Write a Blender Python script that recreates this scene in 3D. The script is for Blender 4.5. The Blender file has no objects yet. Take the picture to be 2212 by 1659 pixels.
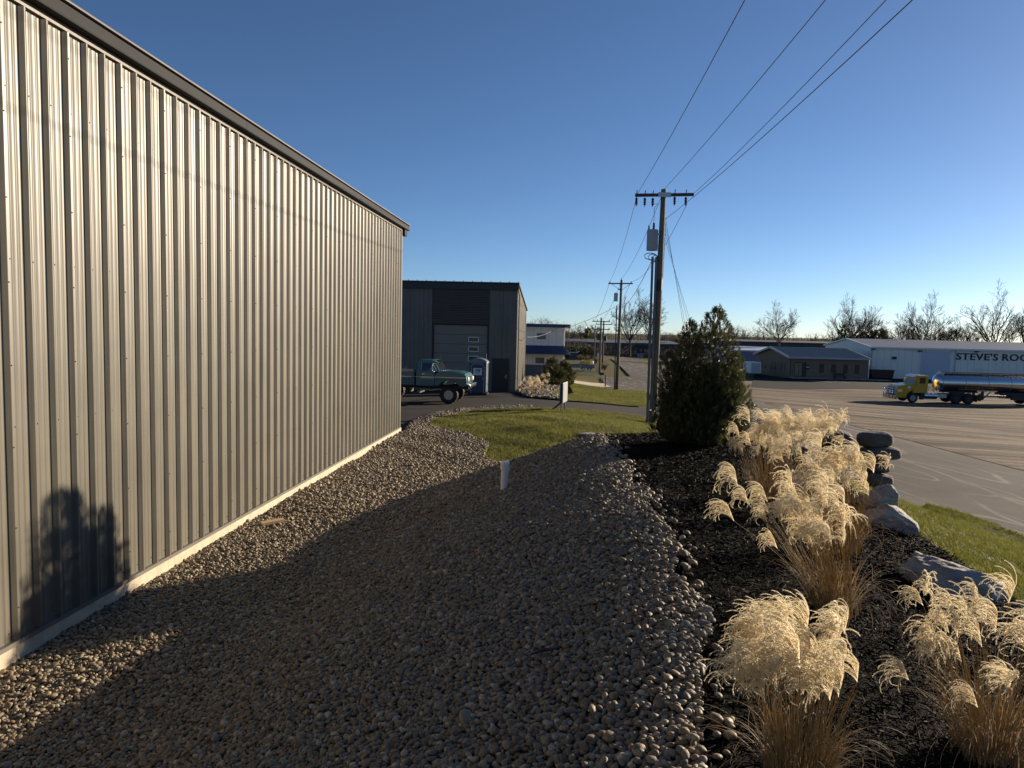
import bpy, bmesh, math, random
import numpy as np
from math import sin, cos, tan, atan, atan2, radians, pi, sqrt, hypot
from mathutils import Vector, Matrix, Euler

random.seed(7)
rng = np.random.default_rng(11)
SC = bpy.context.scene
COL = SC.collection

# ------------------------------------------------------------------ camera
EYE = 5.0                                   # eye height above the datum (held high on a berm)
PITCH, ROLL, FPX = radians(4.36), 0.024, 1534.0
cam_d = bpy.data.cameras.new('camera')
cam_d.sensor_width = 36.0
cam_d.lens = 36.0 * FPX / 2212.0
cam_d.clip_start, cam_d.clip_end = 0.1, 9000.0
cam = bpy.data.objects.new('camera', cam_d)
COL.objects.link(cam)
CR = Matrix.Rotation(pi / 2 - PITCH, 3, 'X') @ Matrix.Rotation(ROLL, 3, 'Z')
cam.matrix_world = Matrix.Translation((0, 0, EYE)) @ CR.to_4x4()
SC.camera = cam

# ------------------------------------------------------------------ sky, sun, exposure
SUN_AZ, SUN_EL = radians(57.0), radians(12.8)
w = bpy.data.worlds.new('World')
SC.world = w
w.use_nodes = True
wn = w.node_tree.nodes
bg = wn['Background']
sky = wn.new('ShaderNodeTexSky')
sky.sky_type = 'NISHITA'
sky.sun_disc = False
sky.sun_elevation = SUN_EL
sky.sun_rotation = SUN_AZ
sky.altitude = 200
sky.air_density = 0.62
sky.dust_density = 0.2
sky.ozone_density = 3.5
w.node_tree.links.new(sky.outputs[0], bg.inputs[0])
bg.inputs[1].default_value = 0.066
sun_d = bpy.data.lights.new('sun', 'SUN')
sun_d.energy = 5.0
sun_d.angle = radians(0.5)
sun_d.color = (1.0, 0.84, 0.64)
sun = bpy.data.objects.new('sun', sun_d)
COL.objects.link(sun)
SUN_DIR = Vector((sin(SUN_AZ) * cos(SUN_EL), cos(SUN_AZ) * cos(SUN_EL), sin(SUN_EL)))
sun.rotation_euler = SUN_DIR.to_track_quat('Z', 'Y').to_euler()
sun.location = (60, 40, 40)
SC.view_settings.view_transform = 'Standard'
SC.view_settings.look = 'None'
SC.view_settings.exposure = 0.9
SC.view_settings.gamma = 1.0
SC.view_settings.use_curve_mapping = False

# ------------------------------------------------------------------ helpers
def smooth(t):
    t = np.clip(t, 0, 1)
    return t * t * (3 - 2 * t)

_ye = [-6, 1.5, 3, 4.5, 6.9, 11, 14.8, 18]
_xe = [.3, .62, .90, 1.30, 1.56, 1.8, 1.97, 2.1]
_yz = [-6, 3, 7, 15, 17]
_zc = [-1.85, -1.92, -1.97, -2.28, -2.36]

def edge_x(y):
    return np.interp(y, _ye, _xe)

def T(x, y):
    """ground height"""
    x = np.asarray(x, float); y = np.asarray(y, float)
    left = -3.55 - .0255 * np.maximum(0, np.minimum(y, 110) - 23)
    right = -3.66 - .026 * np.clip(y, 0, 80) - 1.1 * smooth((x - 15) / 25)
    base = left + (right - left) * smooth((x - 1) / 8)
    d = x - edge_x(y)
    zc = np.interp(y, _yz, _zc)
    lz = zc - .385 * np.sqrt(d * d + .13) + .139
    sl = np.interp(y, [6, 11.5], [-.10, .07])
    rz = zc + sl * np.clip(d, 0, 2.2) - .10 * np.clip(d - 2.2, 0, .4) - np.interp(y, [6, 11.5], [.25, .36]) * np.maximum(0, d - 2.6)
    b = np.where(d < 0, lz, rz)
    b = b - .55 * np.maximum(0, y - 15.3)
    k = .22
    h = np.clip(.5 + .5 * (b - base) / k, 0, 1)
    z = base + (b - base) * h + k * h * (1 - h)
    z = z + .02 * np.sin(x * 1.7 + y * .6) * np.sin(y * 1.3 - x * .5) * (np.abs(x) < 12) * (y < 36)
    z = z + .32 * np.exp(-((x - 2.6) / 4.2) ** 2 - ((y - 26.5) / 4.6) ** 2)
    z = z + .028 * np.sin(x * 2.3 + 1.3 * np.sin(y * .9)) * np.sin(y * 2.1 + x * .8) * smooth((y - 17) / 2) * smooth((37 - y) / 4) * (np.abs(x - 3) < 9)
    return z + EYE

def ray(px, py):
    d = CR @ Vector(((px - 1106) / FPX, -(py - 829.5) / FPX, -1.0))
    return d / d.y

def at(px, py, Y):
    """world point at distance Y ahead of the tripod"""
    d = ray(px, py)
    return Vector((d.x * Y, Y, EYE + d.z * Y))

def G(px, py, far=400.0):
    """where a line of sight meets the ground"""
    d = ray(px, py)
    a, step = 1.0, 0.1
    while a < far:
        b = a + step
        if EYE + d.z * b <= float(T(d.x * b, b)):
            for _ in range(25):
                m = (a + b) / 2
                if EYE + d.z * m <= float(T(d.x * m, m)): b = m
                else: a = m
            return (d.x * b, b)
        a = b
        step = max(.1, a * .01)
    return (d.x * far, far)

def gp(x, y, dz=0.0):
    return Vector((x, y, float(T(x, y)) + dz))

def tag(o, label=None, cat=None, group=None, kind=None):
    if label: o['label'] = label
    if cat: o['category'] = cat
    if group: o['group'] = group
    if kind: o['kind'] = kind
    return o

def empty(name, loc, rz=0.0, label=None, cat=None, group=None):
    o = bpy.data.objects.new(name, None)
    o.empty_display_size = .2
    COL.objects.link(o)
    o.location = loc
    o.rotation_euler = (0, 0, rz)
    return tag(o, label, cat, group)

def link(name, me, parent=None, loc=None, rot=None, scale=None):
    o = bpy.data.objects.new(name, me)
    COL.objects.link(o)
    if parent: o.parent = parent
    if loc is not None: o.location = loc
    if rot is not None: o.rotation_euler = rot
    if scale is not None: o.scale = scale
    return o

def copy_tree(o, parent=None):
    c = o.copy()
    COL.objects.link(c)
    if parent: c.parent = parent
    for ch in list(o.children):
        copy_tree(ch, c)
    return c

class MB:
    def __init__(s): s.v = []; s.f = []
    def add(s, vs, fs):
        n = len(s.v)
        s.v += [tuple(p) for p in vs]
        s.f += [tuple(i + n for i in f) for f in fs]
        return s
    def box(s, x0, x1, y0, y1, z0, z1):
        return s.add([(x0,y0,z0),(x1,y0,z0),(x1,y1,z0),(x0,y1,z0),(x0,y0,z1),(x1,y0,z1),(x1,y1,z1),(x0,y1,z1)],
                     [(0,3,2,1),(4,5,6,7),(0,1,5,4),(1,2,6,5),(2,3,7,6),(3,0,4,7)])
    def bar(s, p0, p1, wd, ht):
        p0, p1 = Vector(p0), Vector(p1)
        d = (p1 - p0).normalized()
        u = d.cross(Vector((0,0,1)))
        if u.length < 1e-4: u = Vector((1,0,0))
        u.normalize(); v = u.cross(d)
        vs = []
        for p in (p0, p1):
            for a, b in ((-1,-1),(1,-1),(1,1),(-1,1)):
                vs.append(p + u * a * wd / 2 + v * b * ht / 2)
        return s.add(vs, [(0,1,2,3),(7,6,5,4),(0,4,5,1),(1,5,6,2),(2,6,7,3),(3,7,4,0)])
    def tube(s, pts, r, n=6, caps=True):
        pts = [Vector(p) for p in pts]
        if not hasattr(r, '__len__'): r = [r] * len(pts)
        vs, fs = [], []
        ref = Vector((0.123, .456, .88))
        for i, p in enumerate(pts):
            d = (pts[min(i+1, len(pts)-1)] - pts[max(i-1, 0)])
            d.normalize()
            u = d.cross(ref)
            if u.length < .1: u = d.cross(Vector((1,0,0)))
            u.normalize(); v = d.cross(u)
            for k in range(n):
                a = 2*pi*k/n
                vs.append(p + (u*cos(a) + v*sin(a)) * r[i])
        for i in range(len(pts)-1):
            for k in range(n):
                a, b = i*n+k, i*n+(k+1)%n
                fs.append((a, b, b+n, a+n))
        if caps:
            fs.append(tuple(reversed(range(n)))); fs.append(tuple(range((len(pts)-1)*n, len(pts)*n)))
        return s.add(vs, fs)
    def lathe(s, prof, c=(0,0,0), axis='Z', n=16, cap=True):
        vs, fs = [], []
        for (r, h) in prof:
            for k in range(n):
                a = 2*pi*k/n
                p = {'Z': (r*cos(a), r*sin(a), h), 'Y': (r*cos(a), h, r*sin(a)), 'X': (h, r*cos(a), r*sin(a))}[axis]
                vs.append((p[0]+c[0], p[1]+c[1], p[2]+c[2]))
        for i in range(len(prof)-1):
            for k in range(n):
                a, b = i*n+k, i*n+(k+1)%n
                fs.append((a, b, b+n, a+n))
        if cap:
            fs.append(tuple(reversed(range(n)))); fs.append(tuple(range((len(prof)-1)*n, len(prof)*n)))
        return s.add(vs, fs)
    def prism(s, poly, a0, a1, axis='Y'):
        n = len(poly)
        def mk(p, a): return {'Y': (p[0], a, p[1]), 'X': (a, p[0], p[1]), 'Z': (p[0], p[1], a)}[axis]
        vs = [mk(p, a0) for p in poly] + [mk(p, a1) for p in poly]
        fs = [tuple(range(n)), tuple(reversed(range(n, 2*n)))]
        for i in range(n):
            j = (i+1) % n
            fs.append((i, i+n, j+n, j))
        return s.add(vs, fs)
    def mesh(s, name, mat, smooth_=False):
        me = bpy.data.meshes.new(name)
        me.from_pydata(s.v, [], s.f)
        bm = bmesh.new(); bm.from_mesh(me)
        bmesh.ops.recalc_face_normals(bm, faces=bm.faces)
        bm.to_mesh(me); bm.free()
        if mat: me.materials.append(mat)
        if smooth_:
            me.polygons.foreach_set('use_smooth', [True]*len(me.polygons))
        return me
    def build(s, name, mat, parent=None, smooth_=False, bevel=0.0, seg=2):
        o = link(name, s.mesh(name, mat, smooth_), parent)
        if bevel:
            b = o.modifiers.new('edge', 'BEVEL')
            b.width = bevel; b.segments = seg; b.limit_method = 'ANGLE'; b.angle_limit = radians(35)
        return o

def np_mesh(name, v, f, mat, smooth_=False):
    """fast mesh from numpy arrays, f all triangles or all quads"""
    me = bpy.data.meshes.new(name)
    v = np.asarray(v, np.float32); f = np.asarray(f, np.int32)
    k = f.shape[1]
    me.vertices.add(len(v)); me.vertices.foreach_set('co', v.ravel())
    me.loops.add(f.size); me.loops.foreach_set('vertex_index', f.ravel())
    me.polygons.add(len(f)); me.polygons.foreach_set('loop_start', np.arange(0, f.size, k, dtype=np.int32))
    me.update(calc_edges=True)
    if smooth_: me.polygons.foreach_set('use_smooth', np.ones(len(f), bool))
    if mat: me.materials.append(mat)
    return me

# ------------------------------------------------------------------ materials
def mat(name, col, rough=.6, metal=0.0, var=0.0, vscale=3.0, bump=0.0, bscale=40.0, spec=.5, coat=0.0, sharp=0.0,
        stretch=None, col2=None, world=True, trans=0.0, tint=0.0):
    m = bpy.data.materials.new(name)
    m.use_nodes = True
    nt = m.node_tree; N = nt.nodes; L = nt.links
    b = N['Principled BSDF']
    b.inputs['Base Color'].default_value = (*col, 1)
    b.inputs['Roughness'].default_value = rough
    b.inputs['Metallic'].default_value = metal
    b.inputs['Specular IOR Level'].default_value = spec
    if coat: b.inputs['Coat Weight'].default_value = coat
    vec = None
    if var or bump:
        if world:
            vec = N.new('ShaderNodeNewGeometry').outputs['Position']
        else:
            vec = N.new('ShaderNodeTexCoord').outputs['Object']
        if stretch:
            mp = N.new('ShaderNodeMapping'); mp.inputs['Scale'].default_value = stretch
            L.new(vec, mp.inputs['Vector']); vec = mp.outputs[0]
    out_col = None
    if var:
        n = N.new('ShaderNodeTexNoise'); n.inputs['Scale'].default_value = vscale; n.inputs['Detail'].default_value = 6
        n.inputs['Roughness'].default_value = .62
        L.new(vec, n.inputs['Vector'])
        r = N.new('ShaderNodeMapRange'); r.inputs['From Min'].default_value = .3 + sharp; r.inputs['From Max'].default_value = .7 - sharp
        L.new(n.outputs[0], r.inputs[0])
        mx = N.new('ShaderNodeMix'); mx.data_type = 'RGBA'
        c2 = col2 if col2 else tuple(c*(1-var) for c in col)
        c1 = col if col2 else tuple(min(1, c*(1+var*.6)) for c in col)
        mx.inputs[6].default_value = (*c1, 1); mx.inputs[7].default_value = (*c2, 1)
        L.new(r.outputs[0], mx.inputs[0])
        out_col = mx.outputs[2]
    if tint:
        a = N.new('ShaderNodeAttribute'); a.attribute_type = 'INSTANCER'; a.attribute_name = 'tint'
        h = N.new('ShaderNodeHueSaturation')
        if out_col: L.new(out_col, h.inputs['Color'])
        else: h.inputs['Color'].default_value = (*col, 1)
        mr = N.new('ShaderNodeMapRange'); mr.inputs['To Min'].default_value = 1 - tint; mr.inputs['To Max'].default_value = 1 + tint
        L.new(a.outputs['Fac'], mr.inputs[0]); L.new(mr.outputs[0], h.inputs['Value'])
        out_col = h.outputs[0]
    if out_col: L.new(out_col, b.inputs['Base Color'])
    if bump:
        n2 = N.new('ShaderNodeTexNoise'); n2.inputs['Scale'].default_value = bscale; n2.inputs['Detail'].default_value = 5
        L.new(vec, n2.inputs['Vector'])
        bp = N.new('ShaderNodeBump'); bp.inputs['Strength'].default_value = 1.0; bp.inputs['Distance'].default_value = bump
        L.new(n2.outputs[0], bp.inputs['Height']); L.new(bp.outputs[0], b.inputs['Normal'])
    if trans:
        tr = N.new('ShaderNodeBsdfTranslucent'); ms = N.new('ShaderNodeMixShader'); ms.inputs[0].default_value = trans
        if out_col: L.new(out_col, tr.inputs[0])
        else: tr.inputs[0].default_value = (*col, 1)
        o = N['Material Output']
        L.new(b.outputs[0], ms.inputs[1]); L.new(tr.outputs[0], ms.inputs[2]); L.new(ms.outputs[0], o.inputs[0])
    return m

def ramp_tint_mat(name, stops, rough, bump=.002, bscale=90, var=.25):
    """pebble material: colour picked per stone from a ramp, mottled inside the stone"""
    m = bpy.data.materials.new(name); m.use_nodes = True
    nt = m.node_tree; N = nt.nodes; L = nt.links; b = N['Principled BSDF']
    a = N.new('ShaderNodeAttribute'); a.attribute_type = 'INSTANCER'; a.attribute_name = 'tint'
    cr = N.new('ShaderNodeValToRGB'); e = cr.color_ramp.elements
    cr.color_ramp.interpolation = 'LINEAR'
    for i, (p, c) in enumerate(stops):
        el = e[i] if i < 2 else e.new(p)
        el.position = p; el.color = (*c, 1)
    L.new(a.outputs['Fac'], cr.inputs[0])
    pos = N.new('ShaderNodeNewGeometry')
    n = N.new('ShaderNodeTexNoise'); n.inputs['Scale'].default_value = 45; n.inputs['Detail'].default_value = 4
    L.new(pos.outputs['Position'], n.inputs['Vector'])
    mr = N.new('ShaderNodeMapRange'); mr.inputs['From Min'].default_value = .3; mr.inputs['From Max'].default_value = .7
    mr.inputs['To Min'].default_value = 1 - var; mr.inputs['To Max'].default_value = 1 + var
    L.new(n.outputs[0], mr.inputs[0])
    h = N.new('ShaderNodeHueSaturation'); L.new(cr.outputs[0], h.inputs['Color']); L.new(mr.outputs[0], h.inputs['Value'])
    L.new(h.outputs[0], b.inputs['Base Color'])
    b.inputs['Roughness'].default_value = rough
    n2 = N.new('ShaderNodeTexNoise'); n2.inputs['Scale'].default_value = bscale
    L.new(pos.outputs['Position'], n2.inputs['Vector'])
    bp = N.new('ShaderNodeBump'); bp.inputs['Distance'].default_value = bump; L.new(n2.outputs[0], bp.inputs['Height'])
    L.new(bp.outputs[0], b.inputs['Normal'])
    return m

def panel_mat(name, col, rough=.38):
    """painted steel: faint vertical oil-canning and dust"""
    m = mat(name, col, rough, var=.14, vscale=1.1, spec=.38, stretch=None)
    nt = m.node_tree; N = nt.nodes; L = nt.links; b = N['Principled BSDF']
    tc = N.new('ShaderNodeNewGeometry')
    oi = N.new('ShaderNodeObjectInfo'); hv = N.new('ShaderNodeHueSaturation'); mr = N.new('ShaderNodeMapRange')
    mr.inputs['To Min'].default_value = .93; mr.inputs['To Max'].default_value = 1.06
    L.new(oi.outputs['Random'], mr.inputs[0]); L.new(mr.outputs[0], hv.inputs['Value'])
    L.new(b.inputs['Base Color'].links[0].from_socket, hv.inputs['Color']); L.new(hv.outputs[0], b.inputs['Base Color'])
    mp = N.new('ShaderNodeMapping'); mp.inputs['Scale'].default_value = (9, 9, .55)
    L.new(tc.outputs['Position'], mp.inputs[0])
    n = N.new('ShaderNodeTexNoise'); n.inputs['Scale'].default_value = 1.0; n.inputs['Detail'].default_value = 2
    L.new(mp.outputs[0], n.inputs['Vector'])
    bp = N.new('ShaderNodeBump'); bp.inputs['Distance'].default_value = .007; bp.inputs['Strength'].default_value = .8
    L.new(n.outputs[0], bp.inputs['Height']); L.new(bp.outputs[0], b.inputs['Normal'])
    return m

MT = {}
MT['panel'] = panel_mat('painted_steel_panel', (.130, .119, .093), .40)
MT['panel2'] = panel_mat('painted_steel_shade_and_trim', (.155, .138, .118), .5)  # panel paint again, its colour set for the shaded shop front; also trims
MT['trim'] = mat('charcoal_trim', (.022, .023, .024), .55, var=.12, vscale=4, spec=.1)
MT['screw'] = mat('screw_head', (.05, .05, .05), .5)
MT['concrete'] = mat('concrete', (.50, .43, .31), .85, var=.22, vscale=5, bump=.004, bscale=60)
MT['asphalt'] = mat('new_asphalt', (.046, .040, .035), .9, var=.35, spec=.15, vscale=.8, bump=.006, bscale=120, stretch=(.25, 1, 1))
MT['grass_ground'] = mat('turf_soil', (.072, .076, .017), .95, spec=.1, var=.4, vscale=1.2, bump=.02, bscale=30)
MT['field'] = mat('rough_grass', (.10, .098, .024), .95, spec=.1, col2=(.135, .11, .045), var=.4, vscale=.12, bump=.05, bscale=6)
MT['gravel_ground'] = mat('gravel_bed_soil', (.06, .05, .04), .95, spec=.1, var=.4, vscale=20, bump=.01, bscale=60)
MT['mulch_ground'] = mat('mulch_soil', (.007, .006, .005), .95, spec=.05, var=.5, vscale=20, bump=.02, bscale=40)
MT['steel'] = mat('galvanised_steel', (.45, .46, .47), .4, metal=.8, var=.15, vscale=6)
MT['chrome'] = mat('polished_metal', (.82, .82, .83), .08, metal=1.0)
MT['black'] = mat('black_paint', (.015, .015, .016), .45)
MT['dark'] = mat('dark_steel', (.03, .03, .032), .6)
MT['rubber'] = mat('tyre_rubber', (.016, .016, .016), .75, bump=.004, bscale=50, var=.2)
MT['white'] = mat('white_paint', (.74, .74, .72), .5, var=.08, vscale=2)
MT['glass'] = mat('dark_glass', (.018, .022, .026), .06, spec=.8)
MT['wood'] = mat('fresh_pine', (.62, .42, .21), .7, var=.25, vscale=14, stretch=(1, 12, 1), world=False)
MT['poleWood'] = mat('weathered_pole_wood', (.17, .145, .115), .9, var=.4, vscale=5, stretch=(6, 6, .3), bump=.01, bscale=20)
MT['wire'] = mat('line_wire', (.05, .05, .055), .5)
MT['bark'] = mat('grey_bark', (.062, .050, .040), .9, var=.3, vscale=4)
MT['twig'] = mat('dry_twig', (.22, .15, .085), .9, var=.4, vscale=3)
MT['plastic_white'] = mat('white_pvc', (.78, .77, .73), .35)
MT['blue_metal'] = mat('blue_roof_metal', (.016, .042, .115), .4, var=.1)
MT['grey_wall'] = mat('grey_blue_cladding', (.42, .45, .47), .55, var=.08, vscale=.8)
MT['letter'] = mat('black_letter', (.012, .012, .014), .5)
# ------------------------------------------------------------------ ground sheets
def sheet(name, poly, off, m, step, label=None, cat=None, kind='structure', parent=None):
    bm = bmesh.new()
    vs = [bm.verts.new((p[0], p[1], 0)) for p in poly]
    bm.faces.new(vs)
    xs = [p[0] for p in poly]; ys = [p[1] for p in poly]
    for ax, lo, hi in ((0, min(xs), max(xs)), (1, min(ys), max(ys))):
        c = math.ceil(lo / step) * step
        while c < hi:
            co = (c, 0, 0) if ax == 0 else (0, c, 0)
            no = (1, 0, 0) if ax == 0 else (0, 1, 0)
            bmesh.ops.bisect_plane(bm, geom=bm.verts[:] + bm.edges[:] + bm.faces[:], plane_co=co, plane_no=no, dist=1e-5)
            c += step
    bmesh.ops.triangulate(bm, faces=bm.faces[:])
    bmesh.ops.recalc_face_normals(bm, faces=bm.faces[:])
    for v in bm.verts:
        v.co.z = float(T(v.co.x, v.co.y)) + off
    up = sum(f.normal.z * f.calc_area() for f in bm.faces)
    for f in bm.faces: f.normal_update()
    if sum(f.normal.z for f in bm.faces) < 0: bmesh.ops.reverse_faces(bm, faces=bm.faces[:])
    me = bpy.data.meshes.new(name); bm.to_mesh(me); bm.free()
    me.materials.append(m); me.polygons.foreach_set('use_smooth', [True] * len(me.polygons))
    o = link(name, me, parent)
    return tag(o, label, cat, kind=kind)

# base ground: one sheet to the horizon
gx = np.concatenate([[-3000, -1200, -500, -250, -120, -60], np.arange(-40, 60.1, 1.25), [70, 85, 105, 140, 200, 300, 500, 900, 1600, 3000]])
gy = np.concatenate([[-300, -100, -40, -20], np.arange(-10, 100.1, 1.25), [110, 125, 145, 170, 210, 280, 380, 520, 800, 1400, 2400, 4000]])
X, Y = np.meshgrid(gx, gy)
Z = T(X, Y) - .14
nx, ny = len(gx), len(gy)
ii = np.arange(nx * ny).reshape(ny, nx)
Fq = np.stack([ii[:-1, :-1], ii[:-1, 1:], ii[1:, 1:], ii[1:, :-1]], -1).reshape(-1, 4)
ground = link('ground', np_mesh('ground', np.stack([X, Y, Z], -1).reshape(-1, 3), Fq, MT['field'], True))
tag(ground, kind='structure')

WA = radians(4.654)                                   # the big wall runs 4.65 degrees right of the view
WD = 5.56                                             # and passes 5.56 m left of the camera
wv = Vector((sin(WA), cos(WA), 0)); wr = Vector((cos(WA), -sin(WA), 0))
def W(s, d=0.0):
    p = wv * s - wr * (WD - d)
    return (p.x, p.y)
S_END = 22.80

# street: worn asphalt with dried salt tracks
def street_mat():
    m = mat('street_asphalt', (.105, .090, .073), .92, spec=.15, var=.28, vscale=.5, bump=.006, bscale=90)
    nt = m.node_tree; N = nt.nodes; L = nt.links; b = N['Principled BSDF']
    src = b.inputs['Base Color'].links[0].from_socket
    g = N.new('ShaderNodeNewGeometry')
    fac = None
    for k, (sx, sy, rz, th) in enumerate(((.55, .10, .9, .016), (.42, .07, 1.25, .013), (.9, .12, .5, .012))):
        mp = N.new('ShaderNodeMapping'); mp.inputs['Rotation'].default_value = (0, 0, rz); mp.inputs['Scale'].default_value = (sx, sy, 1)
        mp.inputs['Location'].default_value = (k * 7.3, k * 3.1, 0)
        L.new(g.outputs['Position'], mp.inputs[0])
        n = N.new('ShaderNodeTexNoise'); n.inputs['Scale'].default_value = 1.0; n.inputs['Detail'].default_value = .6
        L.new(mp.outputs[0], n.inputs['Vector'])
        a = N.new('ShaderNodeMath'); a.operation = 'SUBTRACT'; a.inputs[1].default_value = .5; L.new(n.outputs[0], a.inputs[0])
        c = N.new('ShaderNodeMath'); c.operation = 'ABSOLUTE'; L.new(a.outputs[0], c.inputs[0])
        r = N.new('ShaderNodeMapRange'); r.inputs['From Min'].default_value = 0; r.inputs['From Max'].default_value = th
        r.inputs['To Min'].default_value = 1; r.inputs['To Max'].default_value = 0; L.new(c.outputs[0], r.inputs[0])
        if fac is None: fac = r.outputs[0]
        else:
            mm = N.new('ShaderNodeMath'); mm.operation = 'MAXIMUM'; L.new(fac, mm.inputs[0]); L.new(r.outputs[0], mm.inputs[1]); fac = mm.outputs[0]
    # tracks are patchy
    n = N.new('ShaderNodeTexNoise'); n.inputs['Scale'].default_value = .35; n.inputs['Detail'].default_value = 3
    L.new(g.outputs['Position'], n.inputs['Vector'])
    r = N.new('ShaderNodeMapRange'); r.inputs['From Min'].default_value = .34; r.inputs['From Max'].default_value = .54; r.inputs['To Max'].default_value = .7
    L.new(n.outputs[0], r.inputs[0])
    mm = N.new('ShaderNodeMath'); mm.operation = 'MULTIPLY'; L.new(fac, mm.inputs[0]); L.new(r.outputs[0], mm.inputs[1])
    mx = N.new('ShaderNodeMix'); mx.data_type = 'RGBA'
    mx.inputs[7].default_value = (.34, .31, .26, 1)
    L.new(mm.outputs[0], mx.inputs[0]); L.new(src, mx.inputs[6]); L.new(mx.outputs[2], b.inputs['Base Color'])
    return m

def lot_mat():
    m = mat('crushed_stone_lot', (.235, .178, .118), .95, spec=.12, var=.45, vscale=1.0, col2=(.055, .043, .032), sharp=.10, bump=.30, bscale=1.7, stretch=(.055, .60, 1))
    nt = m.node_tree; N = nt.nodes; L = nt.links; b = N['Principled BSDF']
    g = N.new('ShaderNodeNewGeometry')
    n = N.new('ShaderNodeTexNoise'); n.inputs['Scale'].default_value = 5; n.inputs['Detail'].default_value = 8; n.inputs['Roughness'].default_value = .75
    L.new(g.outputs['Position'], n.inputs['Vector'])
    bp = N.new('ShaderNodeBump'); bp.inputs['Distance'].default_value = .05
    old = b.inputs['Normal'].links[0].from_socket
    L.new(old, bp.inputs['Normal']); L.new(n.outputs[0], bp.inputs['Height']); L.new(bp.outputs[0], b.inputs['Normal'])
    src = b.inputs['Base Color'].links[0].from_socket
    h = N.new('ShaderNodeHueSaturation'); r = N.new('ShaderNodeMapRange'); r.inputs['From Min'].default_value = .3; r.inputs['From Max'].default_value = .7
    r.inputs['To Min'].default_value = .72; r.inputs['To Max'].default_value = 1.25
    L.new(n.outputs[0], r.inputs[0]); L.new(r.outputs[0], h.inputs['Value']); L.new(src, h.inputs['Color']); L.new(h.outputs[0], b.inputs['Base Color'])
    return m

MT['street'] = street_mat(); MT['lot'] = lot_mat()
g1, g2, g3, g4 = G(1395, 846), G(1312, 843), G(1300, 815), G(1362, 813)
g5, g6 = G(1338, 789), G(1320, 775)
street_poly = [(22, -40), (20, -5), (17.2, 24), (18.6, 40), (20, 57), G(1480, 820), G(1418, 795), G(1368, 775), G(1345, 770.5),
               g6, g5, g4, g3, g2, g1, (8.6, 30), (8.4, 20), (7.9, 15.2), G(2080, 1112), G(2212, 1163), (12.5, 9), (15, 4), (17, -3), (18, -40)]
sheet('street', street_poly, .0, MT['street'], 2.5)
lot_poly = [(22, -40), (20, -5), (17.2, 24), (18.6, 40), (20, 57), G(1480, 820), (22, 98), (40, 108), (44, 122), (140, 124), (170, 80), (150, -40)]
sheet('gravel_lot', lot_poly, .012, MT['lot'], 3.0)
pk = [G(1622, 836.5), G(1850, 840), (58, 97), (80, 99), (80, 122), (60, 123), (44, 117), G(1630, 806)]
MT['parking'] = mat('parking_asphalt_shadowed', (.016, .016, .018), .95, spec=.08, var=.25, vscale=.4, bump=.004, bscale=60)  # asphalt with the shadow of the buildings put into its colour
parking = sheet('parking_asphalt_shadowed', pk, .03, MT['parking'], 3.0)
for k in range(7):
    x0 = 47.0 + k * 2.75
    m_ = MB()
    a, b = gp(x0, 112.5, .038), gp(x0 + 1.6, 107.5, .038)
    for q in range(5):
        t0, t1 = q / 5, (q + 1) / 5
        p, r = a.lerp(b, t0), a.lerp(b, t1)
        pz, rz_ = float(T(p.x, p.y)) + .045, float(T(r.x, r.y)) + .045
        m_.add([(p.x - .10, p.y, pz), (p.x + .10, p.y, pz), (r.x + .10, r.y, rz_), (r.x - .10, r.y, rz_)], [(0, 1, 2, 3)])
    m_.build('parking_line', MT['white'], parking)

# driveway of new asphalt
lens_top = [G(918, 922), G(945, 906), G(1000, 892), G(1100, 885), G(1210, 885), G(1300, 891), G(1380, 900)]
drive_poly = [G(1112, 848), G(1141, 860), G(1218, 867.5), G(1300, 873), G(1398, 880), (9.2, 35.5), (9.2, 29), (3, 26), (-3, 23.2), (-30, 23.5), (-30, 47.5), (-12, 47.2)]
sheet('driveway', drive_poly, .0, MT['asphalt'], 1.25)
walk_poly = [G(1228, 820), G(1304, 829), G(1320, 836), G(1300, 838), G(1228, 826)]
sheet('sidewalk', walk_poly, .04, MT['concrete'], 1.5)
walk2 = [G(1134, 813.5), G(1172, 816), G(1172, 819), G(1134, 816)]
sheet('walkway', walk2, .05, MT['concrete'], 1.5)

# lawns
MT['lawn'] = MT['grass_ground']
berm_back = [(6.3, 16.4), (4.6, 17.5), (2.3, 17.3), (.6, 16.5)]
lens_poly = lens_top + [(9.0, 33), (8.5, 28), (8.2, 20), (7.6, 16.8)] + berm_back + [G(1045, 994), G(1055, 962), G(1000, 937)]
lawn = sheet('lawn', lens_poly, .05, MT['lawn'], .8)
mulch_right = [(3.6, -2), (4.0, 2), (4.3, 5.2), (4.55, 7.2), (4.7, 8.6), (5.2, 10.5), (6.0, 13), (6.6, 14.8)]
lawn2_poly = mulch_right + [(7.5, 15.0), G(1925, 1085), G(2000, 1092), G(2080, 1111), G(2150, 1137), G(2212, 1163), (12.5, 9), (15, 4), (17, -3), (17, -6), (3.4, -6)]
lawn2 = sheet('lawn', lawn2_poly, .05, MT['lawn'], .8)
lawn3_poly = [G(1240, 853), G(1228, 827), G(1300, 838), g2, g1, G(1398, 879), G(1300, 872), G(1218, 866.5), G(1186, 853)]
lawn3 = sheet('lawn', lawn3_poly, .05, MT['lawn'], 1.25)

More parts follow.
